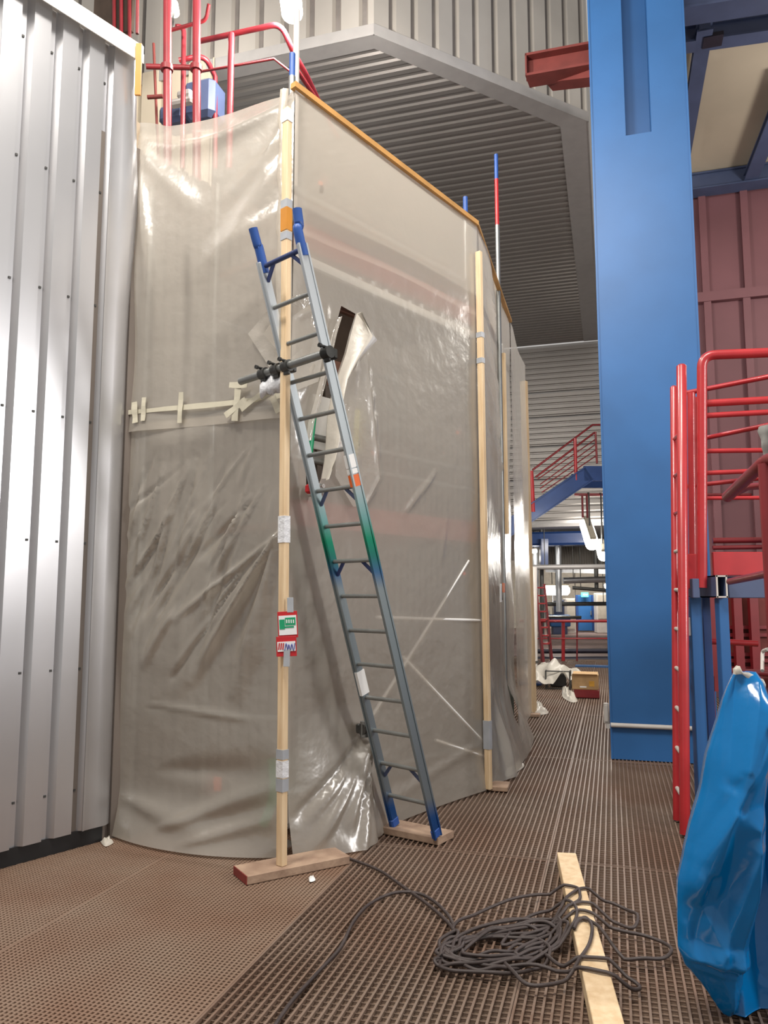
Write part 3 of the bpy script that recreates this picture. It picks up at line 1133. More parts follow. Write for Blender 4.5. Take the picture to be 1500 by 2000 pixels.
# --- battens and tape on the sheeting
mb = MB()
mb.bar(P1 + FN * 0.0 - FD * 0.02 + UP * (ztR1 + 0.012), P2 + UP * (ztR2 + 0.012), 0.05, 0.04)
obj('top_batten', mb, 'ochre_batten', enc, None, 'ochre timber batten along the top edge')
mb = MB()
mb.bar(P2 + UP * (ztR2 + 0.01), P3 + UP * (ztR2 - 0.02), 0.04, 0.03)
obj('top_batten', mb, 'ochre_batten', enc)
mb = MB()
mb.bar(P0 + LN * 0.02 + UP * 0.1 + LD * 0.02, P0 + LN * 0.02 + UP * (ztL - 0.02) + LD * 0.02, 0.03, 0.05, LN)
obj('edge_batten', mb, 'edge_wood', enc, None, 'pale batten down the edge against the metal wall')
q = P1 + LN * 0.035 - LD * 0.065
rings = []
for z in np.linspace(ZT - 1.75, ZT - 0.03, 26):
    wob = 0.008 * math.sin(z * 17) + 0.005 * math.sin(z * 41)
    rings.append([q + UP * z + LD * (a * 0.035 + wob) + LN * (b * 0.02 + 0.01) for a, b in ((-1, -0.6), (-0.6, 0.8), (0.2, 1.0), (1.0, 0.3), (0.7, -0.8))])
mb = MB().loft(rings, True, True)
obj('gathered_edge', mb, 'sheeting', enc, None, 'bunched grey film edge beside the corner batten')


def tape_on(p, q, wdt, m='masking_tape', side='L', off=0.03, name='tape'):
    o_, nr = (P0 + LN * off, LN) if side == 'L' else (P1 + FN * off, FN)
    a, b = onplane(p[0], p[1], o_, nr), onplane(q[0], q[1], o_, nr)
    n_ = 8
    d = (b - a)
    side_v = d.normalized().cross(nr)
    mb = MB()
    ft, bk = [], []
    for i in range(n_ + 1):
        t = i / n_
        c = a.lerp(b, t) + nr * (0.002 * math.sin(9 * t + p[0]))
        ww = wdt * (1 + 0.08 * math.sin(7 * t + p[1]))
        ft.append([c - side_v * ww / 2 + nr * 0.001, c + side_v * ww / 2 + nr * 0.001])
        bk.append([c - side_v * ww / 2 - nr * 0.001, c + side_v * ww / 2 - nr * 0.001])
    mb.loft(ft, False, False, False)
    mb.loft(bk, False, False, False)
    return obj(name, mb, m, enc)


tape_on((246, 806), (350, 796), 0.03)
tape_on((345, 797), (470, 785), 0.036)
tape_on((460, 787), (548, 772), 0.036)
tape_on((354, 766), (350, 826), 0.036, off=0.042)
tape_on((466, 748), (458, 822), 0.045, off=0.046)
tape_on((448, 752), (482, 752), 0.04, off=0.05)
tape_on((281, 776), (279, 822), 0.036, off=0.042)
tape_on((262, 785), (264, 826), 0.045, off=0.046)
tape_on((440, 812), (480, 780), 0.04, off=0.05)
tape_on((470, 800), (535, 750), 0.035, off=0.052)
tape_on((532, 775), (545, 805), 0.045, off=0.055)
# white rag-like wrap of tape at the tube
rows = []
c0, c1 = at(508, 762, P1.y - 0.12), at(556, 742, P1.y - 0.22)
for i in range(12):
    t = i / 11
    c = c0.lerp(c1, t)
    r_ = 0.05 * (0.7 + 0.5 * math.sin(3.1 * t) + 0.25 * math.sin(17 * t))
    rows.append([c + Vector((0, -0.6, 0)) * r_ * math.cos(k) + UP * r_ * math.sin(k) * (1 + 0.3 * math.sin(3 * k + 9 * t)) for k in np.linspace(0, 2 * math.pi, 9)[:-1]])
obj('tape_wrap', MB().loft(rows), 'white_tape', enc, None, 'crumpled white tape wrapped round the tube')

# ------------------------------------------------------------------ corner battens (separate timbers)
def batten(a, b, size, label, tapes=()):
    mb = MB()
    ax = (b - a).normalized()
    x = FN.copy()
    y = ax.cross(x).normalized()
    x = y.cross(ax)
    t = thing('batten', label, 'timber', a)
    mb.box((a + b) / 2, (size, size * 0.8, (b - a).length), (x, y, ax), 0.003)
    obj('timber', mb, 'pine', t)
    for (f0, f1, m) in tapes:
        p, q = a.lerp(b, f0), a.lerp(b, f1)
        mb = MB().box((p + q) / 2, (size + 0.006, size * 0.8 + 0.006, (q - p).length), (x, y, ax))
        obj('tape', mb, m, t, None, {'grey_tape': 'grey tape', 'orange_tape': 'orange tape', 'white_tape': 'white tape'}.get(m))
    return t


bo = P1 - Vector((0, 1, 0)) * 0.075
b_bot = onz(550, 1690, 0.05)
b_bot.z = 0.05
b_top = at(561, 212, b_bot.y - 0.0)


def frac(py):
    q = at(556, py, b_bot.y)
    return (q.z - b_bot.z) / (b_top.z - b_bot.z)


batten(b_bot, b_top, 0.051, 'long pale pine batten upright at the near corner of the plastic sheeting',
       ((frac(1482), frac(1463), 'grey_tape'), (frac(1518), frac(1485), 'white_tape'), (frac(1545), frac(1520), 'grey_tape'), (frac(452), frac(408), 'orange_tape'),
        (frac(408), frac(392), 'grey_tape'), (frac(470), frac(455), 'grey_tape'), (frac(240), frac(215), 'white_tape'), (frac(1060), frac(1008), 'white_tape')))
a = P2 + FN * 0.03 + SN * 0.01 + UP * 0.02
bt = at(935, 492, P2.y - 0.05)
batten(a, bt, 0.05, 'slim pine batten at the middle corner of the sheeting, right of the ladder', ((0.78, 0.79, 'grey_tape'), (0.83, 0.84, 'grey_tape'), (0.07, 0.12, 'grey_tape')))
a = P2 + SD * 1.55 + SN * 0.035 + UP * 2.2
batten(a, Vector((a.x, a.y, at(993, 690, a.y).z)), 0.045, 'short pine batten high on the far face of the sheeting')
a = P4 + SN * 0.04 + UP * 0.03
batten(a, Vector((a.x - 0.03, a.y, at(1016, 745, a.y).z)), 0.085, 'farthest thick pine batten at the end of the sheeting')

# ------------------------------------------------------------------ boards under batten and ladder
def board(name, c0, c1, c2, th, label, endm='board_red', z0=0.001, m='old_board'):
    """c0->c1 short end, c1->c2 long edge (floor points)"""
    e1, e2 = (c1 - c0), (c2 - c1)
    x, y = e1.normalized(), e2.normalized()
    y = (y - x * y.dot(x)).normalized()
    L = e2.dot(y)
    c = c0 + e1 / 2 + y * (L / 2)
    t = thing(name, label, 'board', Vector((c.x, c.y, 0)))
    mb = MB().box(Vector((c.x, c.y, z0 + th / 2)), (e1.length, L, th), (x, y, UP), 0.004)
    obj('plank', mb, m, t)
    mb = MB().box(Vector((c.x, c.y, z0 + th / 2)) - y * (L / 2 - 0.004), (e1.length - 0.004, 0.012, th - 0.003), (x, y, UP))
    obj('end_band', mb, endm, t, None, 'painted end of the plank' if endm == 'board_red' else None)
    return t


board('sole_board', onz(456, 1708, 0.0), onz(482, 1730, 0.0), onz(675, 1683, 0.0), 0.048, 'short plank with red end under the near corner batten')
e0 = onz(884, 1640)
board('ladder_board', onz(886, 1636, 0.0), onz(855, 1652, 0.0), onz(722, 1620, 0.0), 0.045, 'grey plank under the ladder feet', 'old_board')
mb = MB()
c = onz(975, 1541, 0.0)
mb.box(c + UP * 0.022, (0.20, 0.16, 0.04), (SD, SN, UP), 0.006)
tag(obj('sole_board', mb, 'old_board'), 'small wooden pad under the middle corner of the sheeting', 'board')
mb = MB()
c = onz(1032, 1399, 0.0)
mb.box(c + UP * 0.02, (0.30, 0.14, 0.04), (B, A, UP), 0.006)
tag(obj('sole_board', mb, 'old_board'), 'dark pad under the farthest thick batten', 'board')

# ------------------------------------------------------------------ ladder
Lb, Rb = onz(772, 1613, 0.046), onz(853, 1635, 0.046)
rd = Rb - Lb
rd.z = 0
RW = rd.length
rd.normalize()
fp = Vector((-rd.y, rd.x, 0))                 # away from the viewer
if fp.y < 0:
    fp = -fp
Lt, Rt = onplane(503, 500, Lb, rd), onplane(597, 488, Rb, rd)
mid_b, mid_t = (Lb + Rb) / 2, (Lt + Rt) / 2
axis = (mid_t - mid_b).normalized()
ll = (mid_t - mid_b).length
nrm = axis.cross(rd).normalized()
lad = thing('ladder', 'long aluminium ladder with blue and green reflections coloured in leaning on the scaffold tube', 'ladder', mid_b)
W2 = 0.34 / 2 if False else RW / 2
ct = mid_b
for sgn in (-1, 1):
    b0_ = mid_b + rd * (sgn * W2)
    t0_ = b0_ + axis * ll
    mb = MB()
    # C-section stile
    mb.bar(b0_, t0_, 0.006, 0.066, nrm.cross(axis) if False else rd)
    mb = MB()
    mb.box((b0_ + t0_) / 2, (0.026, 0.062, ll), (rd, nrm, axis), 0.006)
    mb.box((b0_ + t0_) / 2 + rd * (sgn * 0.012) + nrm * 0.03, (0.012, 0.012, ll), (rd, nrm, axis))
    mb.box((b0_ + t0_) / 2 + rd * (sgn * 0.012) - nrm * 0.03, (0.012, 0.012, ll), (rd, nrm, axis))
    obj('stile', mb, 'stile_reflections', lad)
    mb = MB()
    hb = t0_ - axis * 0.02
    tip = onplane(494, 446, Lb, rd) if sgn < 0 else onplane(580, 408, Rb, rd)
    mb.tube(smooth_path([hb - axis * 0.05, hb + axis * 0.10, hb.lerp(tip, 0.55), tip], 4), 0.028, 8)
    obj('hook', mb, 'hook_blue', lad, None, 'blue grip at the ladder top')
    mb = MB().box(b0_ + axis * 0.03, (0.034, 0.07, 0.06), (rd, nrm, axis), 0.008)
    obj('foot', mb, 'hook_blue', lad, None, 'blue plastic foot')


def par(px, py):
    """distance up the right stile of the point seen at px, py"""
    q = onplane(px, py, Rb, rd)
    return (q - Rb).dot(axis)


r_lo, r_hi = par(836, 1573), par(600, 572)
NR = 15
rp_ = None
for i in range(NR):
    sd = r_lo + (r_hi - r_lo) * i / (NR - 1)
    c = mid_b + axis * sd
    if rp_ is None:
        mb = MB().tube([c - rd * (W2 - 0.01), c + rd * (W2 - 0.01)], 0.0135, 10)
        rp_ = obj('rung', mb, 'scaffold_tube', lad)
        c00 = c
    else:
        copy_part(rp_, c - c00)


def lad_brace(py_r, px_r, m):
    sd = par(px_r, py_r)
    c = mid_b + axis * sd
    for sg in (-1, 1):
        mb = MB()
        a = c + rd * (sg * (W2 - 0.015)) - axis * 0.10
        b = c + rd * (sg * (W2 - 0.11))
        mb.add([p + nrm * k for k in (-0.012, 0.012) for p in (a, a + axis * 0.03 - rd * sg * 0.012, b, b - rd * sg * -0.03 + axis * 0.015, c + rd * sg * (W2 - 0.015))],
               [(0, 1, 2, 3, 4), (9, 8, 7, 6, 5), (0, 5, 6, 1), (1, 6, 7, 2), (2, 7, 8, 3), (3, 8, 9, 4), (4, 9, 5, 0)])
        obj('brace', mb, m, lad)


st = (r_hi - r_lo) / (NR - 1)
for k, m in ((1, 'blue_steel'), (7, 'brace_blue'), (9, 'blue_steel')):
    sd = r_lo + st * k
    q = Rb + axis * sd
    lad_c = mid_b + axis * sd
    for sg in (-1, 1):
        a = lad_c + rd * (sg * (W2 - 0.013)) - axis * 0.09
        b = lad_c + rd * (sg * (W2 - 0.10))
        obj('brace', MB().bar(a, b, 0.02, 0.012, nrm), m, lad, None, 'blue corner brace')
c = mid_b + axis * (ll - 0.03)
mb = MB().tube([c - rd * (W2 - 0.0), c + rd * (W2 - 0.0)], 0.015, 8)
for sg in (-1, 1):
    mb.bar(c + rd * sg * (W2 - 0.01) - axis * 0.09, c + rd * sg * (W2 - 0.10), 0.02, 0.014, nrm)
obj('spreader', mb, 'brace_blue', lad, None, 'dark blue spreader bar at the top')


def sticker(sgn, py0, py1, px, m, wid=0.05, out=0.036):
    b0_ = mid_b + rd * (sgn * W2)
    s0, s1 = par(px, py0), par(px, py1)
    c = b0_ + axis * ((s0 + s1) / 2) - nrm * 0.0
    mb = MB().box(c, (0.032, 0.07, abs(s1 - s0)), (rd, nrm, axis))
    obj('sticker', mb, m, lad, None, {'sticker_white': 'white sticker', 'sticker_orange': 'orange sticker'}[m])


sticker(1, 912, 885, 692, 'sticker_white')
sticker(1, 948, 924, 700, 'sticker_orange')
sticker(1, 923, 913, 696, 'sticker_white')
qa = onplane(704, 1308, Lb, rd)
qb = onplane(710, 1356, Lb, rd)
s0, s1 = (qa - Lb).dot(axis), (qb - Lb).dot(axis)
obj('sticker', MB().box(Lb + axis * ((s0 + s1) / 2), (0.032, 0.07, abs(s1 - s0)), (rd, nrm, axis)), 'sticker_white', lad, None, 'white sticker')

# ------------------------------------------------------------------ tube that holds the ladder, with couplers
ta = onplane(470, 745, P0 - LN * 0.06, LN)
tb_s = par(652, 690)
tb = Rb + axis * tb_s - nrm * 0.055 * (1 if nrm.y > 0 else -1)
tb = tb + rd * 0.05
ta = tb - (rd * 0.985).normalized() * ((tb - ta).length)
ta2 = onplane(470, 745, tb, Vector((rd.y, -rd.x, 0)))
tubeh = thing('ladder_tube', 'horizontal scaffold tube clamped across the ladder and into the sheeting', 'tube', tb)
obj('tube', MB().tube([ta2, tb + (tb - ta2).normalized() * 0.03], 0.0242, 12), 'scaffold_tube', tubeh)


def coupler(c, ax, parent, m='coupler_steel'):
    ax = ax.normalized()
    y = UP.cross(ax).normalized()
    z = ax.cross(y)
    mb = MB()
    mb.tube([c - ax * 0.028, c + ax * 0.028], 0.036, 12)
    mb.box(c + y * 0.045, (0.05, 0.03, 0.06), (ax, y, z), 0.006)
    mb.tube([c + z * 0.03 + y * 0.01, c + z * 0.03 + y * 0.01 - y * 0.075], 0.008, 8)
    mb.tube([c + z * 0.03 - y * 0.05, c + z * 0.03 - y * 0.065], 0.014, 6)
    mb.box(c - z * 0.04, (0.045, 0.02, 0.03), (ax, y, z), 0.004)
    return obj('coupler', mb, m, parent)


dv = (tb - ta2)
ln_ = dv.length
dv.normalize()
for px in (515, 540, 560, 643, 654):
    # point of the tube seen at column px
    best = min((abs((750 + FPX * (ta2 + dv * ln_ * t).x / ((ta2 + dv * ln_ * t).y * cT + ((ta2 + dv * ln_ * t).z - EYE) * sT)) - px), t) for t in np.linspace(0, 1.02, 200))
    coupler(ta2 + dv * ln_ * best[1], dv, tubeh, 'coupler_steel')

# coupler with a red cap at the slash, coupler near the ladder's foot
for (px, py, lab, extra) in ((618, 960, 'grey scaffold coupler with a red cap beside the slash in the sheeting', 'tag_red'), (712, 1424, 'small dark coupler gripping the lower ladder stile', None)):
    c = onplane(px, py, Lb - rd * 0.05, rd)
    c = onplane(px, py, OF + FN * 0.075, FN)
    t = thing('scaffold_coupler', lab, 'coupler', c)
    coupler(c, FD, t, 'galvanised' if extra else 'coupler_steel')
    obj('jaw', MB().tube([c - UP * 0.05, c + UP * 0.05], 0.03, 10), 'scaffold_tube', t)
    if extra:
        q = onplane(604, 955, OF + FN * 0.09, FN)
        obj('cap', MB().box(q, (0.045, 0.05, 0.06), (FD, FN, UP), 0.012), extra, t, None, 'red plastic cap')

# ------------------------------------------------------------------ inspection tag on the corner batten
tg = b_bot.y - 0.04
cT0 = at(563, 1219, tg)
tagt = thing('inspection_tag', 'red scaffold tag with a green and white card taped to the near batten', 'sign', at(560, 1260, tg))


def pface(px0, py0, px1, py1, Y, th, m, name, rot=0.0, label=None):
    a, b = at(px0, py0, Y), at(px1, py1, Y)
    c = (a + b) / 2
    ca, sa = math.cos(rot), math.sin(rot)
    x, z = Vector((ca, 0, sa)), Vector((-sa, 0, ca))
    return obj(name, MB().box(c, (abs(b.x - a.x), th, abs(b.z - a.z)), (x, Vector((0, 1, 0)), z), 0.001 if th > 0.003 else 0), m, tagt, None, label)


pface(543, 1194, 581, 1246, tg, 0.006, 'tag_red', 'holder', 0.06)
pface(545, 1202, 579, 1240, tg - 0.005, 0.003, 'tag_white', 'card', 0.06)
pface(546, 1210, 556, 1229, tg - 0.0075, 0.002, 'tag_green', 'print', 0.06)
pface(557, 1206, 577, 1221, tg - 0.0075, 0.002, 'tag_green', 'print', 0.06)
pface(556, 1223, 574, 1226, tg - 0.0075, 0.002, 'tag_green', 'print', 0.06)
for i in range(4):
    pface(559 + 4.4 * i, 1210, 561 + 4.4 * i, 1217, tg - 0.009, 0.002, 'tag_white', 'print', 0.06)
pface(540, 1243, 579, 1282, tg - 0.004, 0.006, 'tag_red', 'holder', 0.04)
pface(542, 1253, 577, 1272, tg - 0.009, 0.003, 'tag_white', 'card', 0.06)
for i in range(3):
    pface(544 + 4 * i, 1256, 546 + 4 * i, 1269, tg - 0.0115, 0.002, 'tag_red', 'print', -0.1)
sc_pts = [at(x, y, tg - 0.013) for x, y in ((556, 1271), (559, 1256), (562, 1270), (564, 1258), (567, 1270), (570, 1257), (573, 1271), (576, 1256))]
obj('handwriting', MB().tube(smooth_path(sc_pts, 3), 0.0022, 5), 'ink_blue', tagt, None, 'blue handwriting')
pface(561, 1167, 573, 1196, tg - 0.002, 0.004, 'grey_tape', 'tape', 0.02, 'grey tape')
pface(554, 1268, 566, 1302, tg - 0.012, 0.004, 'grey_tape', 'tape', -0.02, 'grey tape')

# yellow tape on the end of the metal wall
mb = MB()
ya, yb = at(272, 86, 5.02), at(269, 186, 5.06)
mb.bar(ya, yb, 0.04, 0.02, Vector((0, 1, 0)))
tag(obj('yellow_tape', mb, 'orange_tape'), 'strip of ochre tape hanging at the end of the silver wall', 'tape')

# ================================================================== RED RAILINGS ABOVE THE ENCLOSURE
def tubes(mb, paths, r):
    for p in paths:
        mb.tube(p, r, 8)
    return mb


YR = 6.6
deck_z = 5.0
rail = thing('upper_railing', 'red tubular handrail on the walkway above the plastic enclosure', 'railing', at(460, 220, YR))
pa = [at(392, 80, YR + 0.3)] + bend(at(430, 72, YR + 0.2), at(548, 46, YR), at(572, 100, YR + 0.15), 0.10)[1:] + [at(600, 150, YR + 0.4), at(640, 235, YR + 0.9)]
obj('top_rail', MB().tube(pa, 0.026, 10), 'red_shaded', rail)
obj('mid_rail', MB().tube([at(392, 140, YR + 0.3), at(535, 115, YR + 0.1), at(580, 150, YR + 0.2)], 0.012, 8), 'red_dark', rail)
obj('post', MB().tube([at(452, 66, YR + 0.12), at(447, 330, YR + 0.12)], 0.03, 10), 'red_shaded', rail)
obj('knee_rail', MB().tube([at(575, 130, YR + 0.2), at(612, 185, YR + 0.5), at(660, 270, YR + 0.9)], 0.022, 8), 'red_dark', rail)
for px, w_, Yp, lab in ((327, 0.036, 6.2, 'thick red upright tube nearest the silver wall'), (384, 0.036, 6.4, 'thick red upright tube left of the curved handrail')):
    t = thing('red_upright', lab, 'post', at(px, 230, Yp))
    obj('tube', MB().tube([at(px, 420, Yp), at(px, -60, Yp)], w_, 12), 'red_shaded', t)
    obj('flange', MB().tube([at(px - 1, 128, Yp), at(px - 1, 138, Yp)], w_ * 1.5, 12), 'red_dark', t)
rail2 = thing('cage_railing', 'bent red rails crossing behind the two thick uprights', 'railing', at(370, 220, 7.0))
obj('rail', MB().tube(bend(at(330, 60, 6.9), at(402, 40, 6.8), at(408, 8, 6.7), 0.05), 0.018, 8), 'red_dark', rail2)
obj('rail', MB().tube(bend(at(345, 52, 7.0), at(359, 50, 7.0), at(356, 330, 7.0), 0.08), 0.024, 8), 'red_shaded', rail2)
obj('rail', MB().tube(bend(at(350, 118, 7.1), at(400, 108, 7.1), at(420, 150, 7.3), 0.1) + [at(420, 330, 7.3)], 0.026, 8), 'red_shaded', rail2)
obj('rail', MB().tube([at(285, 130, 6.8), at(372, 132, 6.9)], 0.026, 8), 'red_dark', rail2)
obj('rail', MB().tube([at(288, 190, 6.8), at(318, 188, 6.8)], 0.02, 8), 'red_oxide', rail2)
obj('rail', MB().tube([at(300, 85, 7.3), at(310, 330, 7.3)], 0.014, 8), 'red_oxide', rail2)
# bundled gear on the walkway behind the sheet top
mb = MB()
c = at(400, 205, 7.4)
mb.box(c, (0.35, 0.3, 0.42), (B, A, UP), 0.05)
mb.box(c + Vector((-0.3, 0.1, -0.1)), (0.3, 0.3, 0.2), (A, B, UP), 0.04)
tag(obj('tool_bag', mb, 'blue_steel'), 'blue grey bag behind the red uprights on the upper walkway', 'bag')
mb = MB()
c = at(355, 200, 7.2)
mb.box(c, (0.28, 0.1, 0.06), (B, A, UP), 0.02)
mb.box(c + UP * 0.06 + B * 0.05, (0.16, 0.12, 0.08), (B, A, UP), 0.02)
tag(obj('rag_bundle', mb, 'pale_post'), 'pale bundle lying behind the thick red uprights', 'bundle')
# window opening with red bars, top left behind the wall cap
mb = MB()
ob = thing('barred_opening', 'dark opening with red bars above the silver wall', 'opening', at(232, 60, 8.3))
obj('void', MB().box(at(225, -30, 8.2), (0.52, 0.05, 1.3), (B, A, UP)), 'dark_inside', ob)
for px in (222, 236, 252):
    obj('bar', MB().tube([at(px, -140, 8.1), at(px + 1, 75, 8.1)], 0.022, 8), 'red_dark' if px != 236 else 'red_shaded', ob)
obj('bar', MB().tube([at(269, -60, 6.0), at(268, 66, 6.0)], 0.014, 8), 'red_dark', ob)
mb = MB().box(uv(ul + 2.2, v1 - 1.2, 4.9), (6.4, 2.2, 0.12), (B, A, UP))
obj('trim_5', mb, 'soffit_trim', None, 'structure')


# ------------------------------------------------------------------ lamps in view
def lamp(name, a, b, r, label, power, ztop, m='lamp_glow', group=None):
    t = thing(name, label, 'lamp', (a + b) / 2, group)
    d = (b - a).normalized()
    obj('tube', MB().tube([a, a + d * r * 0.4] + [a.lerp(b, k) for k in (0.25, 0.5, 0.75)] + [b - d * r * 0.4, b], [r * 0.6, r, r, r, r, r, r * 0.6], 14), m, t)
    y = UP.cross(d)
    y = y.normalized() if y.length > 0.1 else Vector((1, 0, 0))
    z = d.cross(y)
    if z.z < 0:
        z = -z
    c = (a + b) / 2 + z * (r + 0.02)
    obj('housing', MB().box(c, (r * 0.9, 0.05, (b - a).length * 0.96), (y, z, d), 0.01), 'lamp_body', t)
    obj('hanger', MB().tube([c, Vector((c.x, c.y, ztop))] + ([Vector((c.x, 12.05, ztop))] if abs(c.y - 12.05) < 0.3 else []), 0.012, 6), 'coupler_steel', t)
    l = bpy.data.lights.new('lamp_light', 'POINT')
    l.energy = power
    l.color = (1, 0.95, 0.88)
    l.shadow_soft_size = 0.12
    o = bpy.data.objects.new('lamp_light', l)
    COL.objects.link(o)
    o.parent = t
    o.location = -z * (r + 0.14)
    return t


lamp('hanging_lamp', at(571, 30, 6.9), at(562, -60, 6.2), 0.105, 'bright tube lamp at the top beside the pale standard', 380, HS)
lamp('hanging_lamp', at(341, 28, 8.2), at(337, 5, 8.0), 0.06, 'small bright lamp behind the thick red uprights', 12, HS)
lamp('hanging_lamp', at(1144, 1022, 12.35), at(1158, 1066, 11.75), 0.105, 'longer of the two lamps glowing beside the blue column', 150, at(1150, 966, 12.2).z, 'lamp_far')
lamp('hanging_lamp', at(1174, 1066, 12.25), at(1179, 1088, 11.85), 0.085, 'shorter lamp half hidden by the blue column', 14, at(1150, 966, 12.2).z, 'lamp_far')
lamp('hanging_lamp', at(1062, 1153, 24), at(1112, 1153, 24), 0.15, 'far bright strip lamp above the red railing', 60, 3.44, 'lamp_far')
lamp('hanging_lamp', at(1036, 1077, 22), at(1049, 1076, 22), 0.06, 'tiny lamp under the lower end of the blue stair', 10, 3.44, 'lamp_far')
lamp('hanging_lamp', at(1183, 1140, 26), at(1187, 1152, 26), 0.07, 'tiny far lamp at the edge of the blue column', 10, 3.44, 'lamp_far')

# ================================================================== THE PASSAGE BEYOND
# stair with blue stringers and red rails
YS = 15.2
stair = thing('steel_stair', 'blue steel stair with red railings climbing behind the enclosure', 'stairs', at(1100, 1050, YS))
for dY, oy in ((0.0, 0), (1.0, 0)):
    a, k, e = at(1022, 1012, YS) + Vector((0, dY, 0)), at(1150, 925, YS) + Vector((0, dY, 0)), at(1230, 925, YS) + Vector((0, dY, 0))
    a2 = k + (a - k) * (k.z / (k.z - a.z))
    mb = MB()
    mb.bar(a2, k, 0.06, 0.30, Vector((0, 1, 0)).cross((k - a2).normalized()))
    for sg in (-1, 1):
        d_ = (k - a2).normalized()
        n_ = Vector((0, 1, 0)).cross(d_)
        mb.bar(a2 + n_ * 0.15 * sg, k + n_ * 0.15 * sg, 0.14, 0.02, n_)
    mb.bar(k - Vector((0.1, 0, 0)), e, 0.06, 0.30)
    obj('stringer', mb, 'blue_dark', stair)
tr1 = at(1150, 925, YS)
tr0 = tr1 + (at(1022, 1012, YS) - tr1) * 1.6
for i in range(12):
    c = tr0.lerp(tr1, (i + 0.5) / 12) + Vector((0, 0.5, 0.05))
    obj('tread', MB().box(c, (0.26, 0.9, 0.03)), 'blue_steel', stair)
for dY in (0.0,):
    base0, base1 = at(1035, 1010, YS), at(1150, 925, YS)
    for k_, (p, q, e) in enumerate((((1040, 918), (1157, 830), (1200, 829)), ((1046, 932), (1161, 845), None), ((1050, 936), (1163, 858), None), ((1055, 946), (1163, 868), None), ((1055, 954), (1163, 879), None), ((1058, 962), (1163, 891), None))):
        pts = [at(p[0], p[1], YS), at(q[0], q[1], YS)]
        if e:
            pts.append(at(e[0], e[1], YS))
        obj('rail', MB().tube(pts, 0.022 if k_ < 2 else 0.012, 6), 'red_dark', stair)
for (p, q, r_) in (((1123, 856), (1125, 938), 0.035), ((1163, 843), (1166, 905), 0.022), ((1037, 920), (1041, 1000), 0.05), ((1028, 925), (1028, 1010), 0.04)):
    obj('post', MB().tube([at(p[0], p[1], YS), at(q[0], q[1], YS)], r_, 8), 'red_paint' if r_ > 0.03 else 'red_dark', stair)
brk = thing('lamp_bracket', 'thin red bracket over the two lamps, running behind the blue column', 'bracket', at(1142, 966, 12.1))
ba_ = at(1122, 966, 12.05)
bb_ = Vector(((RV - ba_.y * A.y) / A.x, ba_.y, ba_.z))
obj('arm', MB().tube([ba_, bb_], 0.022, 8), 'red_dark', brk)
for px in (1137, 1146):
    q = at(px, 966, 12.05)
    obj('drop_rod', MB().tube([Vector((q.x, q.y, ba_.z)), Vector((q.x, q.y, at(px, 1012, 12.1).z))], 0.017, 6), 'red_dark', brk)

# red railing across the passage
YB = 19.0
br = thing('passage_railing', 'red railing across the passage behind the crumpled plastic', 'railing', at(1110, 1292, YB))
for y_, r_ in ((1213, 0.035), (1247, 0.018)):
    obj('rail', MB().tube([at(1015, y_, YB), at(1300, y_, YB - 0.6)], r_, 8), 'red_paint', br)
for px, r_, m in ((1100, 0.045, 'red_paint'), (1127, 0.02, 'red_dark'), (1058, 0.03, 'red_dark')):
    obj('post', MB().tube([at(px, 1213, YB), at(px, 1291, YB)], r_, 8), m, br)
for (y_, r_, lab) in ((1271, 0.06, 'thin dark pipe low behind the red passage railing'), (1290, 0.11, 'thick dark pipe along the floor by the passage railing')):
    t = MB().tube([at(1015, y_ + 1, 20.2), at(1300, y_, 19.8)], r_, 10)
    tag(obj('floor_pipe', t, 'pipe_dark'), lab, 'pipe')
mb = MB().box(at(1165, 1307, 17.6), (0.9, 0.3, 0.16), (B, A, UP), 0.02)
mb.box(at(1165, 1301, 17.6), (0.92, 0.32, 0.03), (B, A, UP))
tag(obj('blue_plinth', mb, 'blue_paint'), 'low blue plinth at the foot of the passage by the column', 'plinth')
# pale post and red steps at left of the passage
t = thing('pale_post', 'pale round post beside the end of the plastic sheeting', 'post', onz(1037, 1337))
Yp = onz(1037, 1337).y
obj('shaft', MB().tube([at(1037, 1332, Yp), at(1036, 1108, Yp)], 0.12, 14), 'pale_post', t)
obj('collar', MB().tube([at(1037, 1290, Yp), at(1037, 1294, Yp)], 0.135, 14), 'coupler_steel', t)
obj('foot', MB().box(at(1037, 1334, Yp), (0.4, 0.4, 0.03), (B, A, UP)), 'blue_dark', t)
st2 = thing('red_steps', 'steep red steps standing behind the pale post', 'steps', at(1052, 1262, 18))
for sx in (0, 0.5):
    a, b = at(1045, 1140, 17.6) + B * sx * 0.3 + A * sx, at(1058, 1265, 17.6) + B * sx * 0.3 + A * sx
    b = a + (b - a) * (a.z / (a.z - b.z))
    obj('stringer', MB().bar(a, b, 0.05, 0.16, Vector((0, 1, 0))), 'red_dark', st2)
for i in range(8):
    c = at(1045, 1140, 17.6).lerp(at(1058, 1265, 17.6), (i + 0.5) / 8) + B * 0.075 + A * 0.25
    obj('tread', MB().box(c, (0.2, 0.5, 0.03), (B, A, UP)), 'red_paint', st2)
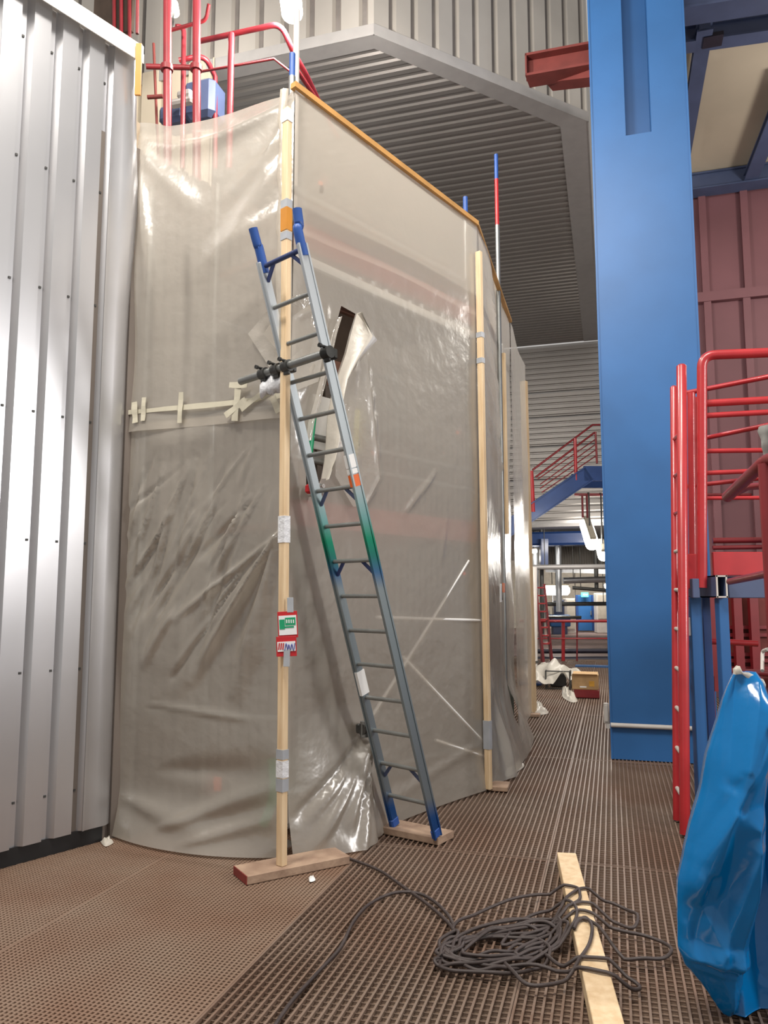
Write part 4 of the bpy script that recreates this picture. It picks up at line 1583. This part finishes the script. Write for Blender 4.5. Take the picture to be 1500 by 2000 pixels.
# far wall, door, exit sign, machines, pipes, hopper
obj('wall_far', MB().box(uv(3, 40, 2.2), (22, 0.2, 4.6), (B, A, UP)), 'pale_wall', None, 'structure')
YD = 35.0
door = thing('door_1', 'blue door under a green exit sign at the end of the passage', 'door', at(1142, 1232, YD))
tag(door, None, None, None, 'structure')
a, b = at(1125, 1162, YD), at(1158, 1232, YD)
obj('leaf', MB().box((a + b) / 2, (b.x - a.x, 0.12, a.z - b.z), None, 0.02), 'blue_paint', door)
for x_ in (a.x, b.x):
    obj('frame', MB().box(Vector((x_, YD - 0.08, (a.z + b.z) / 2)), (0.1, 0.1, a.z - b.z)), 'blue_dark', door)
obj('handle', MB().box(Vector((b.x - 0.1, YD - 0.12, (a.z + b.z) / 2)), (0.04, 0.06, 0.2)), 'pipe_silver', door)
ex = thing('exit_sign', 'glowing green exit sign above the far blue door', 'sign', at(1142, 1162, YD - 0.3))
a, b = at(1135, 1157, YD - 0.3), at(1149, 1166, YD - 0.3)
obj('panel', MB().box((a + b) / 2, (b.x - a.x, 0.06, a.z - b.z)), 'exit_glow', ex)
obj('arrow', MB().box((a + b) / 2 + Vector((0.06, -0.04, 0)), (0.1, 0.01, 0.04)).add([(a + b) / 2 + Vector(p) for p in ((-0.02, -0.045, 0.06), (-0.09, -0.045, 0), (-0.02, -0.045, -0.06))], [(0, 1, 2)]), 'sticker_white', ex)
mach = thing('machine', 'blue machine with a pale tank in front of the far wall', 'machine', at(1092, 1228, 33))
c = at(1092, 1212, 33)
obj('body', MB().box(c, (0.85, 0.6, 0.5), None, 0.04), 'blue_paint', mach)
obj('stand', MB().box(Vector((c.x, c.y, (c.z - 0.2) / 2 + 0.01)), (0.6, 0.4, c.z - 0.2)), 'blue_steel', mach)
obj('head', MB().box(c + Vector((0, 0, 0.55)), (0.4, 0.4, 0.7), None, 0.06), 'blue_steel', mach)
obj('screen', MB().box(at(1087, 1166, 32.7), (0.3, 0.06, 0.34), None, 0.02), 'sticker_white', mach)
obj('tank', MB().tube([c + Vector((-0.75, 0, -0.3)), c + Vector((-0.75, 0, 0.45))], [0.35, 0.35], 14), 'pale_post', mach)
for i, (px, py, wd, hg, lab) in enumerate(((1178, 1185, 0.7, 0.7, 'pale cabinet right of the far blue door'), (1112, 1200, 0.45, 0.9, 'pale cabinet left of the far blue door'))):
    c = at(px, py, 34)
    t = thing('cabinet', lab, 'cabinet', c)
    ch = c.z + hg / 2 + 0.25
    obj('body', MB().box(Vector((c.x, c.y, ch / 2 + 0.001)), (wd, 0.5, ch), None, 0.03), 'pale_post', t)
    obj('door', MB().box(c + Vector((0, -0.27, 0)), (wd - 0.1, 0.03, hg + 0.35), None, 0.01), 'pale_wall', t)
hop = thing('duct_hood', 'ribbed silver hood hanging from the ceiling of the passage', 'duct', at(1125, 1085, 24))
tp = [at(1062, 1052, 25), at(1200, 1050, 24.4), at(1200, 1050, 26.5), at(1072, 1052, 27)]
bt_ = [at(1068, 1108, 23.0), at(1200, 1112, 22.4), at(1200, 1112, 26), at(1075, 1108, 26.5)]
rows_t, rows_b = [], []
for (p0, p1, q0_, q1_) in ((tp[0], tp[1], bt_[0], bt_[1]),):
    k = 28
    mb = MB()
    for i in range(k):
        for (f0, f1, d0, d1) in ((0, 0.5, 0, 0), (0.5, 0.6, 0, 0.05), (0.6, 0.9, 0.05, 0.05), (0.9, 1.0, 0.05, 0)):
            t0, t1 = (i + f0) / k, (i + f1) / k
            a_, b_ = p0.lerp(p1, t0), p0.lerp(p1, t1)
            c_, d_ = q0_.lerp(q1_, t1), q0_.lerp(q1_, t0)
            o_ = Vector((0, 1, 0))
            mb.quad(d_ + o_ * d0, c_ + o_ * d1, b_ + o_ * d1, a_ + o_ * d0)
    obj('front_sheet', mb, 'upper_sheet', hop)
mb = MB()
mb.quad(tp[0], bt_[0], bt_[3], tp[3])
mb.quad(bt_[0], bt_[1], bt_[2], bt_[3])
obj('side_sheet', mb, 'soffit_trim', hop)
obj('flange', MB().bar(at(1066, 1113, 22.9), at(1200, 1117, 22.3), 0.1, 0.13), 'pipe_silver', hop)
for i, (p, q, Y_, r_, m, lab) in enumerate((((1030, 1108), (1200, 1106), 21, 0.07, 'soffit_trim', 'grey pipe crossing under the silver hood'),
                                           ((1100, 1134), (1200, 1131), 22, 0.09, 'pipe_silver', 'bright silver pipe beside the column below the hood'),
                                           ((1118, 1148), (1200, 1154), 22, 0.05, 'coupler_steel', 'dark grey pipe just above the far exit sign'),
                                           ((1058, 1180), (1200, 1179), 23, 0.06, 'coupler_steel', 'dark pipe passing before the far blue door'),
                                           ((1066, 1205), (1135, 1206), 24, 0.05, 'coupler_steel', 'short dark pipe just above the red passage railing'))):
    o = tag(obj('pipe', MB().tube([at(p[0], p[1], Y_), at(q[0], q[1], Y_)], r_, 10), m), lab, 'pipe')
    for k_ in (0.2, 0.85):
        c = at(p[0], p[1], Y_).lerp(at(q[0], q[1], Y_), k_)
        obj('hanger', MB().tube([c, Vector((c.x, c.y, 3.44))], 0.012, 6), 'coupler_steel', o)
for i, (px, y0, y1, Y_, r_, m, lab) in enumerate(((1092, 1118, 1195, 22.5, 0.09, 'pipe_silver', 'silver downpipe under the ribbed hood'), (1165, 1120, 1150, 22.2, 0.06, 'coupler_steel', 'short dark drop pipe beside the column'),
                                               (1059, 1110, 1240, 21.5, 0.06, 'coupler_steel', 'dark vertical pipe behind the red steps'), (1046, 1112, 1160, 22.3, 0.1, 'pipe_silver', 'silver vertical pipe above the red steps'))):
    tag(obj('pipe', MB().tube([Vector((at(px, y0, Y_).x, Y_, 3.44)), at(px, y1, Y_)], r_, 10), m), lab, 'pipe')
tag(obj('blue_duct', MB().box(at(1085, 1053, 21.6), (1.8, 0.7, 0.38), (B, A, UP), 0.06).bar(at(1062, 1053, 21.3), at(1062, 1110, 21.3), 0.24, 0.2), 'blue_dark'), 'dark blue duct under the stair', 'duct')

# ------------------------------------------------------------------ litter on the gratings
def crumple(name, outline, zf, m, label, cat, seed=1, n=26, rgh=0.05):
    """loose sheet: floor polygon raised to zf(t) in the middle and crumpled"""
    rr = random.Random(seed)
    ps = [onz(x, y, 0.004) for x, y in outline]
    ps = smooth_path(ps + [ps[0]], 3)[:-1]
    c = sum(ps, Vector()) / len(ps)
    rings = []
    ph = [rr.uniform(0, 6.28) for _ in range(8)]
    for t in np.linspace(0.02, 1, 12):
        ring = []
        for i, q in enumerate(ps):
            g = 2 * math.pi * i / len(ps)
            z = zf * (1 - t ** 2.2) * (0.75 + 0.25 * math.sin(2 * g + ph[0])) + rgh * (1 - t ** 4) * (math.sin(3 * g + 9 * t + ph[1]) + 0.6 * math.sin(5 * g - 14 * t + ph[2]) + 0.4 * math.sin(9 * g + ph[3]))
            p = c.lerp(q, t)
            p.z = max(0.006, z + 0.006)
            ring.append(p)
        rings.append(ring)
    mb = MB().loft(rings, False, True)
    return tag(obj(name, mb, m), label, cat)


# black work lamp under the plastic, carton, then the plastic draped over
cb = onz(1090, 1346)
t = thing('black_case', 'black box in a pale frame under the crumpled plastic', 'box', cb)
obj('body', MB().box(cb + UP * 0.14 + A * 0.12, (0.26, 0.2, 0.22), (B, A, UP), 0.02), 'black_plastic', t)
fr_ = MB()
for sx in (-1, 1):
    for sy in (-1, 1):
        fr_.bar(cb + B * 0.2 * sx + A * (0.12 + 0.13 * sy), cb + B * 0.2 * sx + A * (0.12 + 0.13 * sy) + UP * 0.3, 0.02, 0.02)
    fr_.bar(cb + B * 0.2 * sx + A * -0.01 + UP * 0.3, cb + B * 0.2 * sx + A * 0.25 + UP * 0.3, 0.02, 0.02)
fr_.bar(cb - B * 0.2 - A * 0.01 + UP * 0.01, cb + B * 0.2 - A * 0.01 + UP * 0.01, 0.02, 0.02)
fr_.bar(cb - B * 0.2 - A * 0.01 + UP * 0.3, cb + B * 0.2 - A * 0.01 + UP * 0.3, 0.02, 0.02)
obj('frame', fr_, 'coupler_steel', t)
# plastic draped over it
mb = MB()
nx, ny = 34, 18
Yc = cb.y + 0.25
L0, L1 = at(1034, 1330, cb.y + 0.1), at(1152, 1330, cb.y + 0.1)
pts = []
rr = random.Random(21)
for i in range(nx):
    for j in range(ny):
        a_, b_ = i / (nx - 1), j / (ny - 1)
        x = L0.x + (L1.x - L0.x) * a_
        y = cb.y - 0.12 + 1.0 * b_
        front = 1 - b_
        ridge = 0.44 * (math.sin(math.pi * min(1, a_ * 1.05 + 0.02)) ** 0.35)
        z = ridge * (1 - 0.75 * front ** 2.5) * (1 - 0.5 * max(0, b_ - 0.6) / 0.4)
        z += 0.05 * math.sin(13 * a_ + 4 * b_) + 0.03 * math.sin(29 * a_ - 9 * b_) + 0.02 * math.sin(17 * b_ + 21 * a_)
        lift = 0.30 * math.exp(-((a_ - 0.48) / 0.16) ** 2)
        pts.append(Vector((x + 0.04 * math.sin(9 * b_ + 5 * a_), y + 0.06 * math.sin(11 * a_), max(z, 0.012 + lift * front))))
mb.add(pts, [(i * ny + j, (i + 1) * ny + j, (i + 1) * ny + j + 1, i * ny + j + 1) for i in range(nx - 1) for j in range(ny - 1)], True)
tag(obj('plastic_heap', mb, 'film_white'), 'crumpled sheet of milky plastic heaped over the black case', 'plastic sheeting')
cc = onz(1146, 1364)
t = thing('carton', 'tan carton with a dark red base standing on the gratings', 'box', cc)
ca_ = (B, A, UP)
obj('base', MB().box(cc + A * 0.16 + UP * 0.065, (0.38, 0.32, 0.12), ca_, 0.006), 'red_dark', t, None, 'dark red base')
obj('body', MB().box(cc + A * 0.18 - B * 0.02 + UP * 0.24, (0.40, 0.30, 0.23), ca_, 0.008), 'carton', t)
obj('print', MB().box(cc + A * 0.028 + B * 0.08 + UP * 0.22, (0.08, 0.004, 0.08), ca_), 'carton_print', t)
obj('print', MB().box(cc + A * 0.028 - B * 0.05 + UP * 0.17, (0.10, 0.004, 0.02), ca_), 'sticker_white', t)
for sg in (-1, 1):
    obj('lid_flap', MB().box(cc + A * (0.18 + 0.17 * sg) + UP * 0.355 - B * 0.02, (0.38, 0.10, 0.006), (B, (A + UP * 0.3 * sg).normalized(), UP)), 'carton', t)
crumple('white_cloth', ((1098, 1344), (1106, 1346), (1112, 1360), (1124, 1362), (1128, 1370), (1118, 1372), (1108, 1368), (1098, 1360)), 0.10, 'film_white', 'white scrap lying in front of the tan carton', 'cloth', 4, rgh=0.02)
crumple('white_cloth', ((1034, 1384), (1048, 1383), (1068, 1389), (1070, 1394), (1052, 1397), (1034, 1396)), 0.12, 'film_white', 'white scrap of film beside the farthest thick batten', 'cloth', 6, rgh=0.02)
crumple('white_cloth', ((1030, 1327), (1046, 1325), (1048, 1331), (1034, 1335)), 0.08, 'film_white', 'small white scrap by the foot of the pale post', 'cloth', 8, rgh=0.02)
crumple('plastic_scrap', ((985, 1512), (1000, 1500), (1018, 1490), (1024, 1497), (1010, 1508), (990, 1518)), 0.05, 'film_white', 'scrap of film trailing from the sheeting by the small wooden pad', 'plastic scrap', 9, rgh=0.015)
crumple('paper_scrap', ((603, 1714), (612, 1712), (616, 1720), (605, 1723)), 0.014, 'sticker_white', 'tiny pale scrap of paper on the gratings near the sole board', 'paper', 11, rgh=0.004)
crumple('plastic_scrap', ((196, 1644), (212, 1640), (222, 1646), (206, 1654)), 0.03, 'film_white', 'small pale scrap in the corner below the silver wall', 'plastic scrap', 12, rgh=0.008)

# ------------------------------------------------------------------ loose timber on the floor
ta_, tb_ = (onz(1090, 1690) + onz(1126, 1692)) / 2, None
c_far = onz(1107, 1690)
c_near = onz(1183, 2010)
dT = (c_near - c_far).normalized()
c_near = c_far + dT * 2.6
dW = Vector((-dT.y, dT.x, 0))
mb = MB().box((c_far + c_near) / 2 + UP * 0.036, (0.108, 2.6, 0.07), (dW, dT, UP), 0.003)
tim = obj('timber', mb, 'pine')
tag(tim, 'pale sawn timber lying on the gratings under the cable coils', 'timber')
nt_ = MAT['pine']

# ------------------------------------------------------------------ cable
def cz_(p):
    """height of the cable: over the timber where it crosses"""
    q = Vector((p.x, p.y, 0)) - Vector((c_far.x, c_far.y, 0))
    al, ac = q.dot(dT), abs(q.dot(dW))
    h = 0.0
    if al > -0.02:
        h = 0.074 * max(0.0, min(1.0, (0.16 - ac) / 0.10))
    return h


rr = random.Random(17)
px_path = [(532, 2010), (570, 1955), (620, 1900), (665, 1850), (690, 1800), (722, 1765), (772, 1743), (822, 1746), (862, 1772), (886, 1812)]
# coils
coils = []


def loop(cx, cy, rx, ry, tilt, t0, t1, k=14):
    for i in range(k):
        g = t0 + (t1 - t0) * i / (k - 1)
        x, y = rx * math.cos(g), ry * math.sin(g)
        ct_, st_ = math.cos(tilt), math.sin(tilt)
        coils.append((cx + x * ct_ - y * st_ + rr.uniform(-4, 4), cy + x * st_ + y * ct_ + rr.uniform(-2.5, 2.5)))


for i in range(7):
    loop(985 + rr.uniform(-14, 14), 1850 + rr.uniform(-10, 10), rr.uniform(88, 128), rr.uniform(26, 46), -0.20 + rr.uniform(-0.08, 0.05), math.pi, math.pi * 3.02, 16)
loop(962, 1872, 112, 38, -0.02, math.pi, math.pi * 2.9, 16)
loop(1010, 1800, 128, 34, -0.22, math.pi * 0.9, math.pi * 2.5, 14)
coils += [(1060, 1830), (1100, 1790), (1128, 1768), (1150, 1764), (1190, 1770), (1226, 1780), (1246, 1800), (1236, 1818), (1200, 1806), (1150, 1794), (1110, 1800)]
loop(1060, 1830, 72, 40, -0.3, math.pi, math.pi * 2.8, 12)
coils += [(1120, 1812), (1170, 1820), (1220, 1830), (1262, 1836), (1300, 1850), (1312, 1866), (1296, 1882), (1254, 1886), (1212, 1876), (1180, 1850), (1150, 1830), (1130, 1828)]
coils += [(1122, 1848), (1130, 1832), (1145, 1825), (1157, 1842), (1154, 1872), (1140, 1900), (1115, 1926), (1070, 1940), (1030, 1938), (1004, 1915), (985, 1880), (1010, 1850), (1060, 1870), (1095, 1900), (1136, 1906), (1190, 1910), (1226, 1922), (1250, 1934), (1230, 1944), (1150, 1930), (1050, 1900), (980, 1895), (920, 1890), (872, 1876), (858, 1850), (885, 1832)]
tail = [(890, 1822), (872, 1798), (836, 1766), (790, 1733), (742, 1700), (692, 1680), (652, 1666)]
full = px_path + coils + tail
n_c = len(full)
pts = []
for i, (x, y) in enumerate(full):
    p = onz(x, y, 0.01)
    in_coil = len(px_path) <= i < n_c - len(tail)
    lift = (0.006 + 0.028 * rr.random()) if in_coil else 0.0
    pts.append(Vector((p.x, p.y, 0.0095 + lift)))
pts = smooth_path(pts, 5)
pts = [Vector((p.x, p.y, max(p.z, cz_(p) + 0.0095 if cz_(p) > 0.001 else p.z))) for p in pts]
cab = obj('cable', MB().tube(pts, 0.0078, 7), 'cable_rubber')
tag(cab, 'dark rubber cable trailing from the enclosure into a tangled coil over the timber', 'cable')

# ================================================================== RED WORK PLATFORM (right)
YPf = 5.25
plat = thing('work_platform', 'blue and red steel work platform with guard rails beside the blue column', 'platform', onz(1385, 1600))


def rod(parent, name, pts, r, m, n=10, label=None):
    return obj(name, MB().tube(pts, r, n), m, parent, None, label)


y0 = YPf


def on_(a, b, k=2.4):
    """carry a rail on past the frame"""
    return a + (b - a) * k


rr_ = 0.034
rod(plat, 'guard_post', bend(at(1371, 1148, y0), at(1371, 694, y0), on_(at(1371, 694, y0), at(1520, 688, y0 - 0.12)), 0.09), rr_, 'red_paint', 12)
for yl, yr, r_ in ((788, 780, 0.026), (812, 804, 0.020), (881, 879, 0.017), (924, 918, 0.017), (973, 972, 0.014)):
    rod(plat, 'guard_rail', [at(1376, yl, y0 + 0.04), on_(at(1376, yl, y0 + 0.04), at(1520, yr, y0 - 0.08))], r_, 'red_paint')
for yl, yr, r_, x0 in ((768, 732, 0.019, 1338), (856, 826, 0.018, 1376), (950, 930, 0.017, 1340)):
    rod(plat, 'guard_rail', [at(x0, yl, y0 + 0.55), on_(at(x0, yl, y0 + 0.55), at(1520, yr, y0 + 0.1), 1.6)], r_, 'red_paint')
for px, ya_, yb_, dY, r_ in ((1350, 768, 1148, 0.5, 0.03), (1359, 776, 1148, 0.62, 0.018)):
    rod(plat, 'guard_post', [at(px, ya_, y0 + dY), at(px + 4, yb_, y0 + dY)], r_, 'red_paint')
rod(plat, 'kick_rail', [at(1392, 1056, y0 + 0.5), at(1520, 1054, y0 + 0.4)], 0.022, 'red_dark')
rod(plat, 'kick_rail', [at(1392, 1070, y0 + 0.45), at(1520, 1068, y0 + 0.4)], 0.016, 'red_dark')


def slab(name, x0, y0_, x1, y1_, Y, dep, m, label=None, bev=0.004):
    a, b = at(x0, y0_, Y), at(x1, y1_, Y)
    c = (a + b) / 2 + Vector((0, dep / 2, 0))
    return obj(name, MB().box(c, (abs(b.x - a.x), dep, abs(a.z - b.z)), None, bev), m, plat, None, label)


slab('toe_plate', 1392, 1078, 1720, 1124, y0 + 0.05, 0.03, 'red_paint')
slab('toe_plate', 1338, 1082, 1368, 1150, y0 + 0.1, 0.04, 'red_paint')
slab('deck', 1372, 1126, 1720, 1132, y0 + 0.1, 0.25, 'blue_dark')
slab('cross_beam', 1422, 1130, 1720, 1168, y0 - 0.02, 0.08, 'blue_steel', 'blue cross beam')
# open square tube end
mb = MB()
a, b = at(1398, 1124, y0 - 0.08), at(1421, 1167, y0 - 0.08)
hw, hh = (b.x - a.x) / 2, (a.z - b.z) / 2
c = (a + b) / 2
for sx, sz, wx, wz in ((-1, 0, 0.008, hh * 2), (1, 0, 0.008, hh * 2), (0, -1, hw * 2, 0.008), (0, 1, hw * 2, 0.008)):
    mb.box(c + Vector((sx * (hw - 0.004), 0.25, sz * (hh - 0.004))), (wx, 0.5, wz))
tbm = obj('tube_beam', mb, 'blue_steel', plat)
mb = MB()
for sx, sz, wx, wz in ((-1, 0, 0.010, hh * 2 + 0.004), (1, 0, 0.010, hh * 2 + 0.004), (0, -1, hw * 2 + 0.004, 0.010), (0, 1, hw * 2 + 0.004, 0.010)):
    mb.box(c + Vector((sx * (hw - 0.004), -0.002, sz * (hh - 0.004))), (wx, 0.008, wz))
obj('lip', mb, 'pale_post', tbm, None, 'bare metal lip of the open tube end')
obj('void_shade', MB().box(c + Vector((0, 0.1, 0)), (hw * 2 - 0.018, 0.02, hh * 2 - 0.018)), 'pipe_dark', tbm)
for x0, x1, ya_, dY, m in ((1344, 1366, 1166, 0.08, 'blue_paint'), (1367, 1383, 1166, 0.22, 'blue_dark'), (1399, 1418, 1168, 0.0, 'blue_paint'), (1698, 1718, 1168, 0.0, 'blue_paint')):
    a = at(x0, ya_, y0 + dY)
    b = at(x1, ya_, y0 + dY)
    c = (a + b) / 2
    obj('leg', MB().box(Vector((c.x, c.y, a.z / 2 + 0.002)), (b.x - a.x, 0.07, a.z - 0.004), None, 0.004), m, plat)
rod(plat, 'guard_post', [at(1715, 1140, y0 - 0.1), at(1715, 686, y0 - 0.28)], rr_, 'red_paint', 12)
slab('corner_plate', 1352, 1130, 1368, 1168, y0 - 0.02, 0.05, 'blue_steel')
slab('label_plate', 1344, 1206, 1352, 1242, y0 + 0.06, 0.01, 'sticker_white', 'white label on the blue leg')
rod(plat, 'tie_rail', [at(1344, 1250, y0 + 0.3), at(1480, 1257, y0 + 0.2)], 0.022, 'red_paint')
rod(plat, 'tie_rail', [at(1418, 1310, y0 + 0.5), at(1510, 1316, y0 + 0.45)], 0.024, 'red_dark')
# red frame and ribbed back panel behind the legs
bk = thing('rear_frame', 'red steel frame with a rusty back panel behind the blue platform legs', 'frame', onz(1450, 1420))
Yk = 6.6
for px in (1442, 1474, 1392):
    obj('upright', MB().box(at(px, 1250, Yk), (0.07, 0.05, 0.85)), 'red_dark', bk)
obj('back_panel', MB().box(at(1450, 1250, Yk + 0.08), (0.62, 0.02, 0.8)), 'red_oxide', bk)
for py in (1225, 1240, 1278, 1290, 1305):
    obj('slat', MB().box(at(1450, py, Yk + 0.05), (0.6, 0.03, 0.03)), 'red_dark', bk)
for sx in (-1, 1):
    q = at(1450, 1320, Yk)
    obj('leg', MB().box(Vector((q.x + sx * 0.28, Yk, q.z / 2)), (0.06, 0.05, q.z)), 'red_dark', bk)

# access ladder standing nearly edge-on
al = thing('access_ladder', 'red steel access ladder seen edge-on in front of the blue column', 'ladder', onz(1335, 1640))
f1 = onz(1338, 1632)
f2 = onz(1322, 1604)
tA, tB = at(1331, 715, f1.y), at(1316, 757, f2.y)
sA = obj('stile', MB().tube([Vector((f1.x, f1.y, 0.01)), tA, tA + UP * 0.012], [0.034, 0.034, 0.02], 12), 'red_paint', al)
sB = obj('stile', MB().tube([Vector((f2.x, f2.y, 0.01)), tB, tB + UP * 0.012], [0.026, 0.026, 0.016], 12), 'red_paint', al)
for i in range(10):
    z = 0.22 + 0.275 * i
    t = (z - 0.01) / (tA.z - 0.01)
    p, q = Vector((f1.x, f1.y, 0)).lerp(tA, t), Vector((f2.x, f2.y, 0)).lerp(tB, (z + 0.0) / tB.z)
    p.z, q.z = z, z + 0.01
    obj('rung', MB().tube([p, q], 0.014, 8), 'pale_post' if z < 1.9 else 'red_paint', al, None, 'worn bare metal rung' if z < 1.9 else None)

# near handrail with a grey rag
hr = thing('near_handrail', 'brownish red handrail post in the right foreground', 'railing', onz(1497, 1995))
Yh = 3.35
q = at(1494, 906, Yh)
rod(hr, 'post', [Vector((q.x, q.y, 0.003)), q], 0.03, 'red_dark', 12)
rod(hr, 'top_rail', smooth_path([at(1530, 892, Yh - 0.15), at(1500, 899, Yh), at(1480, 915, Yh + 0.1), at(1421, 970, Yh + 0.75)], 4), 0.03, 'red_dark', 12)
rod(hr, 'stub_rail', [at(1440, 962, Yh + 0.9), at(1460, 951, Yh + 0.6), at(1500, 948, Yh + 0.3)], 0.018, 'red_dark')
rod(hr, 'lower_rail', [at(1425, 1136, Yh + 0.8), at(1510, 1118, Yh)], 0.018, 'red_dark')
rod(hr, 'hook_rod', bend(at(1489, 1310, Yh), at(1489, 1272, Yh + 0.1), at(1500, 1268, Yh), 0.03), 0.008, 'pale_post')
mb = MB()
rows = []
for i in range(10):
    t = i / 9
    c = at(1500, 832 + 74 * t, Yh + 0.05)
    r_ = 0.032 * (0.85 + 0.25 * math.sin(4 * t + 1) + 0.1 * math.sin(15 * t))
    rows.append([c + Vector((math.cos(k), math.sin(k), 0)) * r_ * (1 + 0.15 * math.sin(3 * k + 6 * t)) for k in np.linspace(0, 6.283, 11)[:-1]])
mb.loft(rows)
tag(obj('grey_rag', mb, 'grey_rag'), 'grey rag wrapped on top of the near handrail post', 'rag')

# ------------------------------------------------------------------ blue plastic bag
Yb = 3.05
levels = [  # picture row, left column, right column (right side partly outside the frame)
    (1312, 1436, 1476), (1330, 1428, 1490), (1370, 1413, 1497), (1420, 1397, 1506), (1480, 1382, 1520), (1540, 1369, 1532), (1600, 1354, 1545), (1660, 1336, 1556),
    (1720, 1326, 1566), (1790, 1322, 1576), (1850, 1326, 1582), (1885, 1338, 1584), (1925, 1372, 1582), (1960, 1398, 1578), (1990, 1420, 1570)]
creases = [  # ridge lines in the picture of the hanging bag: ends, height (m), half width (px)
    ((1490, 1395), (1338, 1688), 0.14, 74), ((1436, 1325), (1400, 1520), -0.022, 16), ((1470, 1330), (1420, 1500), 0.03, 26), ((1446, 1600), (1450, 1990), 0.07, 46),
    ((1324, 1862), (1442, 1866), 0.055, 34), ((1332, 1700), (1392, 1836), 0.03, 24), ((1396, 1838), (1446, 1640), 0.035, 30), ((1420, 1500), (1345, 1640), -0.02, 12),
    ((1330, 1800), (1350, 1860), 0.02, 12), ((1500, 1450), (1520, 1900), -0.06, 40), ((1545, 1500), (1560, 1960), 0.05, 40), ((1370, 1700), (1345, 1850), -0.02, 16),
    ((1385, 1855), (1420, 1960), 0.03, 22), ((1350, 1870), (1440, 1890), -0.02, 10), ((1410, 1560), (1470, 1420), -0.025, 14)]
lv = np.array(levels, float)
ny_, nx_ = 150, 84
fr_pts, bk_pts = [], []
for i in range(ny_):
    py = 1312 + (1990 - 1312) * i / (ny_ - 1)
    xl, xr = np.interp(py, lv[:, 0], lv[:, 1]), np.interp(py, lv[:, 0], lv[:, 2])
    xl += 1.5 * math.sin(py * 0.05)
    t = i / (ny_ - 1)
    dpt = 0.02 + 0.13 * math.sin(math.pi * min(1, t * 0.93 + 0.02)) ** 0.8
    rowf, rowb_ = [], []
    for k in range(nx_):
        u_ = k / (nx_ - 1)
        px = xl + (xr - xl) * u_
        sh = (4 * u_ * (1 - u_)) ** 0.55
        rel = 0.0
        for (a_, b_, h_, w_) in creases:
            dx, dy = b_[0] - a_[0], b_[1] - a_[1]
            tt = ((px - a_[0]) * dx + (py - a_[1]) * dy) / (dx * dx + dy * dy)
            tc_ = min(1, max(0, tt))
            d_ = math.hypot(px - a_[0] - tc_ * dx, py - a_[1] - tc_ * dy)
            if d_ < w_:
                rel += h_ * (1 - d_ / w_) ** 1.15
        rel += 0.0012 * math.sin(px * 0.11 + py * 0.05) + 0.0012 * math.sin(py * 0.07 - px * 0.05)
        edge = min(1.0, sh * 1.3)
        back = min(0.20, max(0.0, px - 1446 - 26 * math.sin(t * 5)) * 0.0036) * min(1, max(0, (t - 0.15) / 0.3))
        q = at(px, py, Yb)
        q.z = max(q.z, 0.008)
        rowf.append(Vector((q.x, Yb + 0.0 - dpt * sh * 0.6 - rel * edge * 0.8 + min(back, dpt * sh * 1.3), q.z)))
        rowb_.append(Vector((q.x, Yb + 0.004 + dpt * sh + 0.02 * sh * math.sin(9 * u_ + 5 * t), q.z)))
    fine_row = rowf + rowb_[::-1]
    fr_pts.append(fine_row)
fine = fr_pts
bag = thing('rubbish_bag', 'bright blue plastic rubbish bag hanging in the right foreground', 'bag', Vector((at(1450, 1990, Yb).x, Yb, 0)))
obj('sack', MB().loft(fine, True), 'bag_blue', bag)
rows = []
for i, (px, py) in enumerate(((1434, 1312), (1442, 1308), (1450, 1315), (1460, 1320), (1470, 1324), (1480, 1326), (1487, 1334), (1494, 1340))):
    c = at(px, py, Yb - 0.02)
    r_ = 0.012 + 0.008 * math.sin(i * 2.3)
    rows.append([c + Vector((0, math.cos(k), math.sin(k))) * r_ * (1.2 if j % 2 else 0.8) for j, k in enumerate(np.linspace(0, 6.283, 9)[:-1])])
obj('rolled_hem', MB().loft(rows), 'film_white', bag, None, 'pale crumpled hem of the bag')
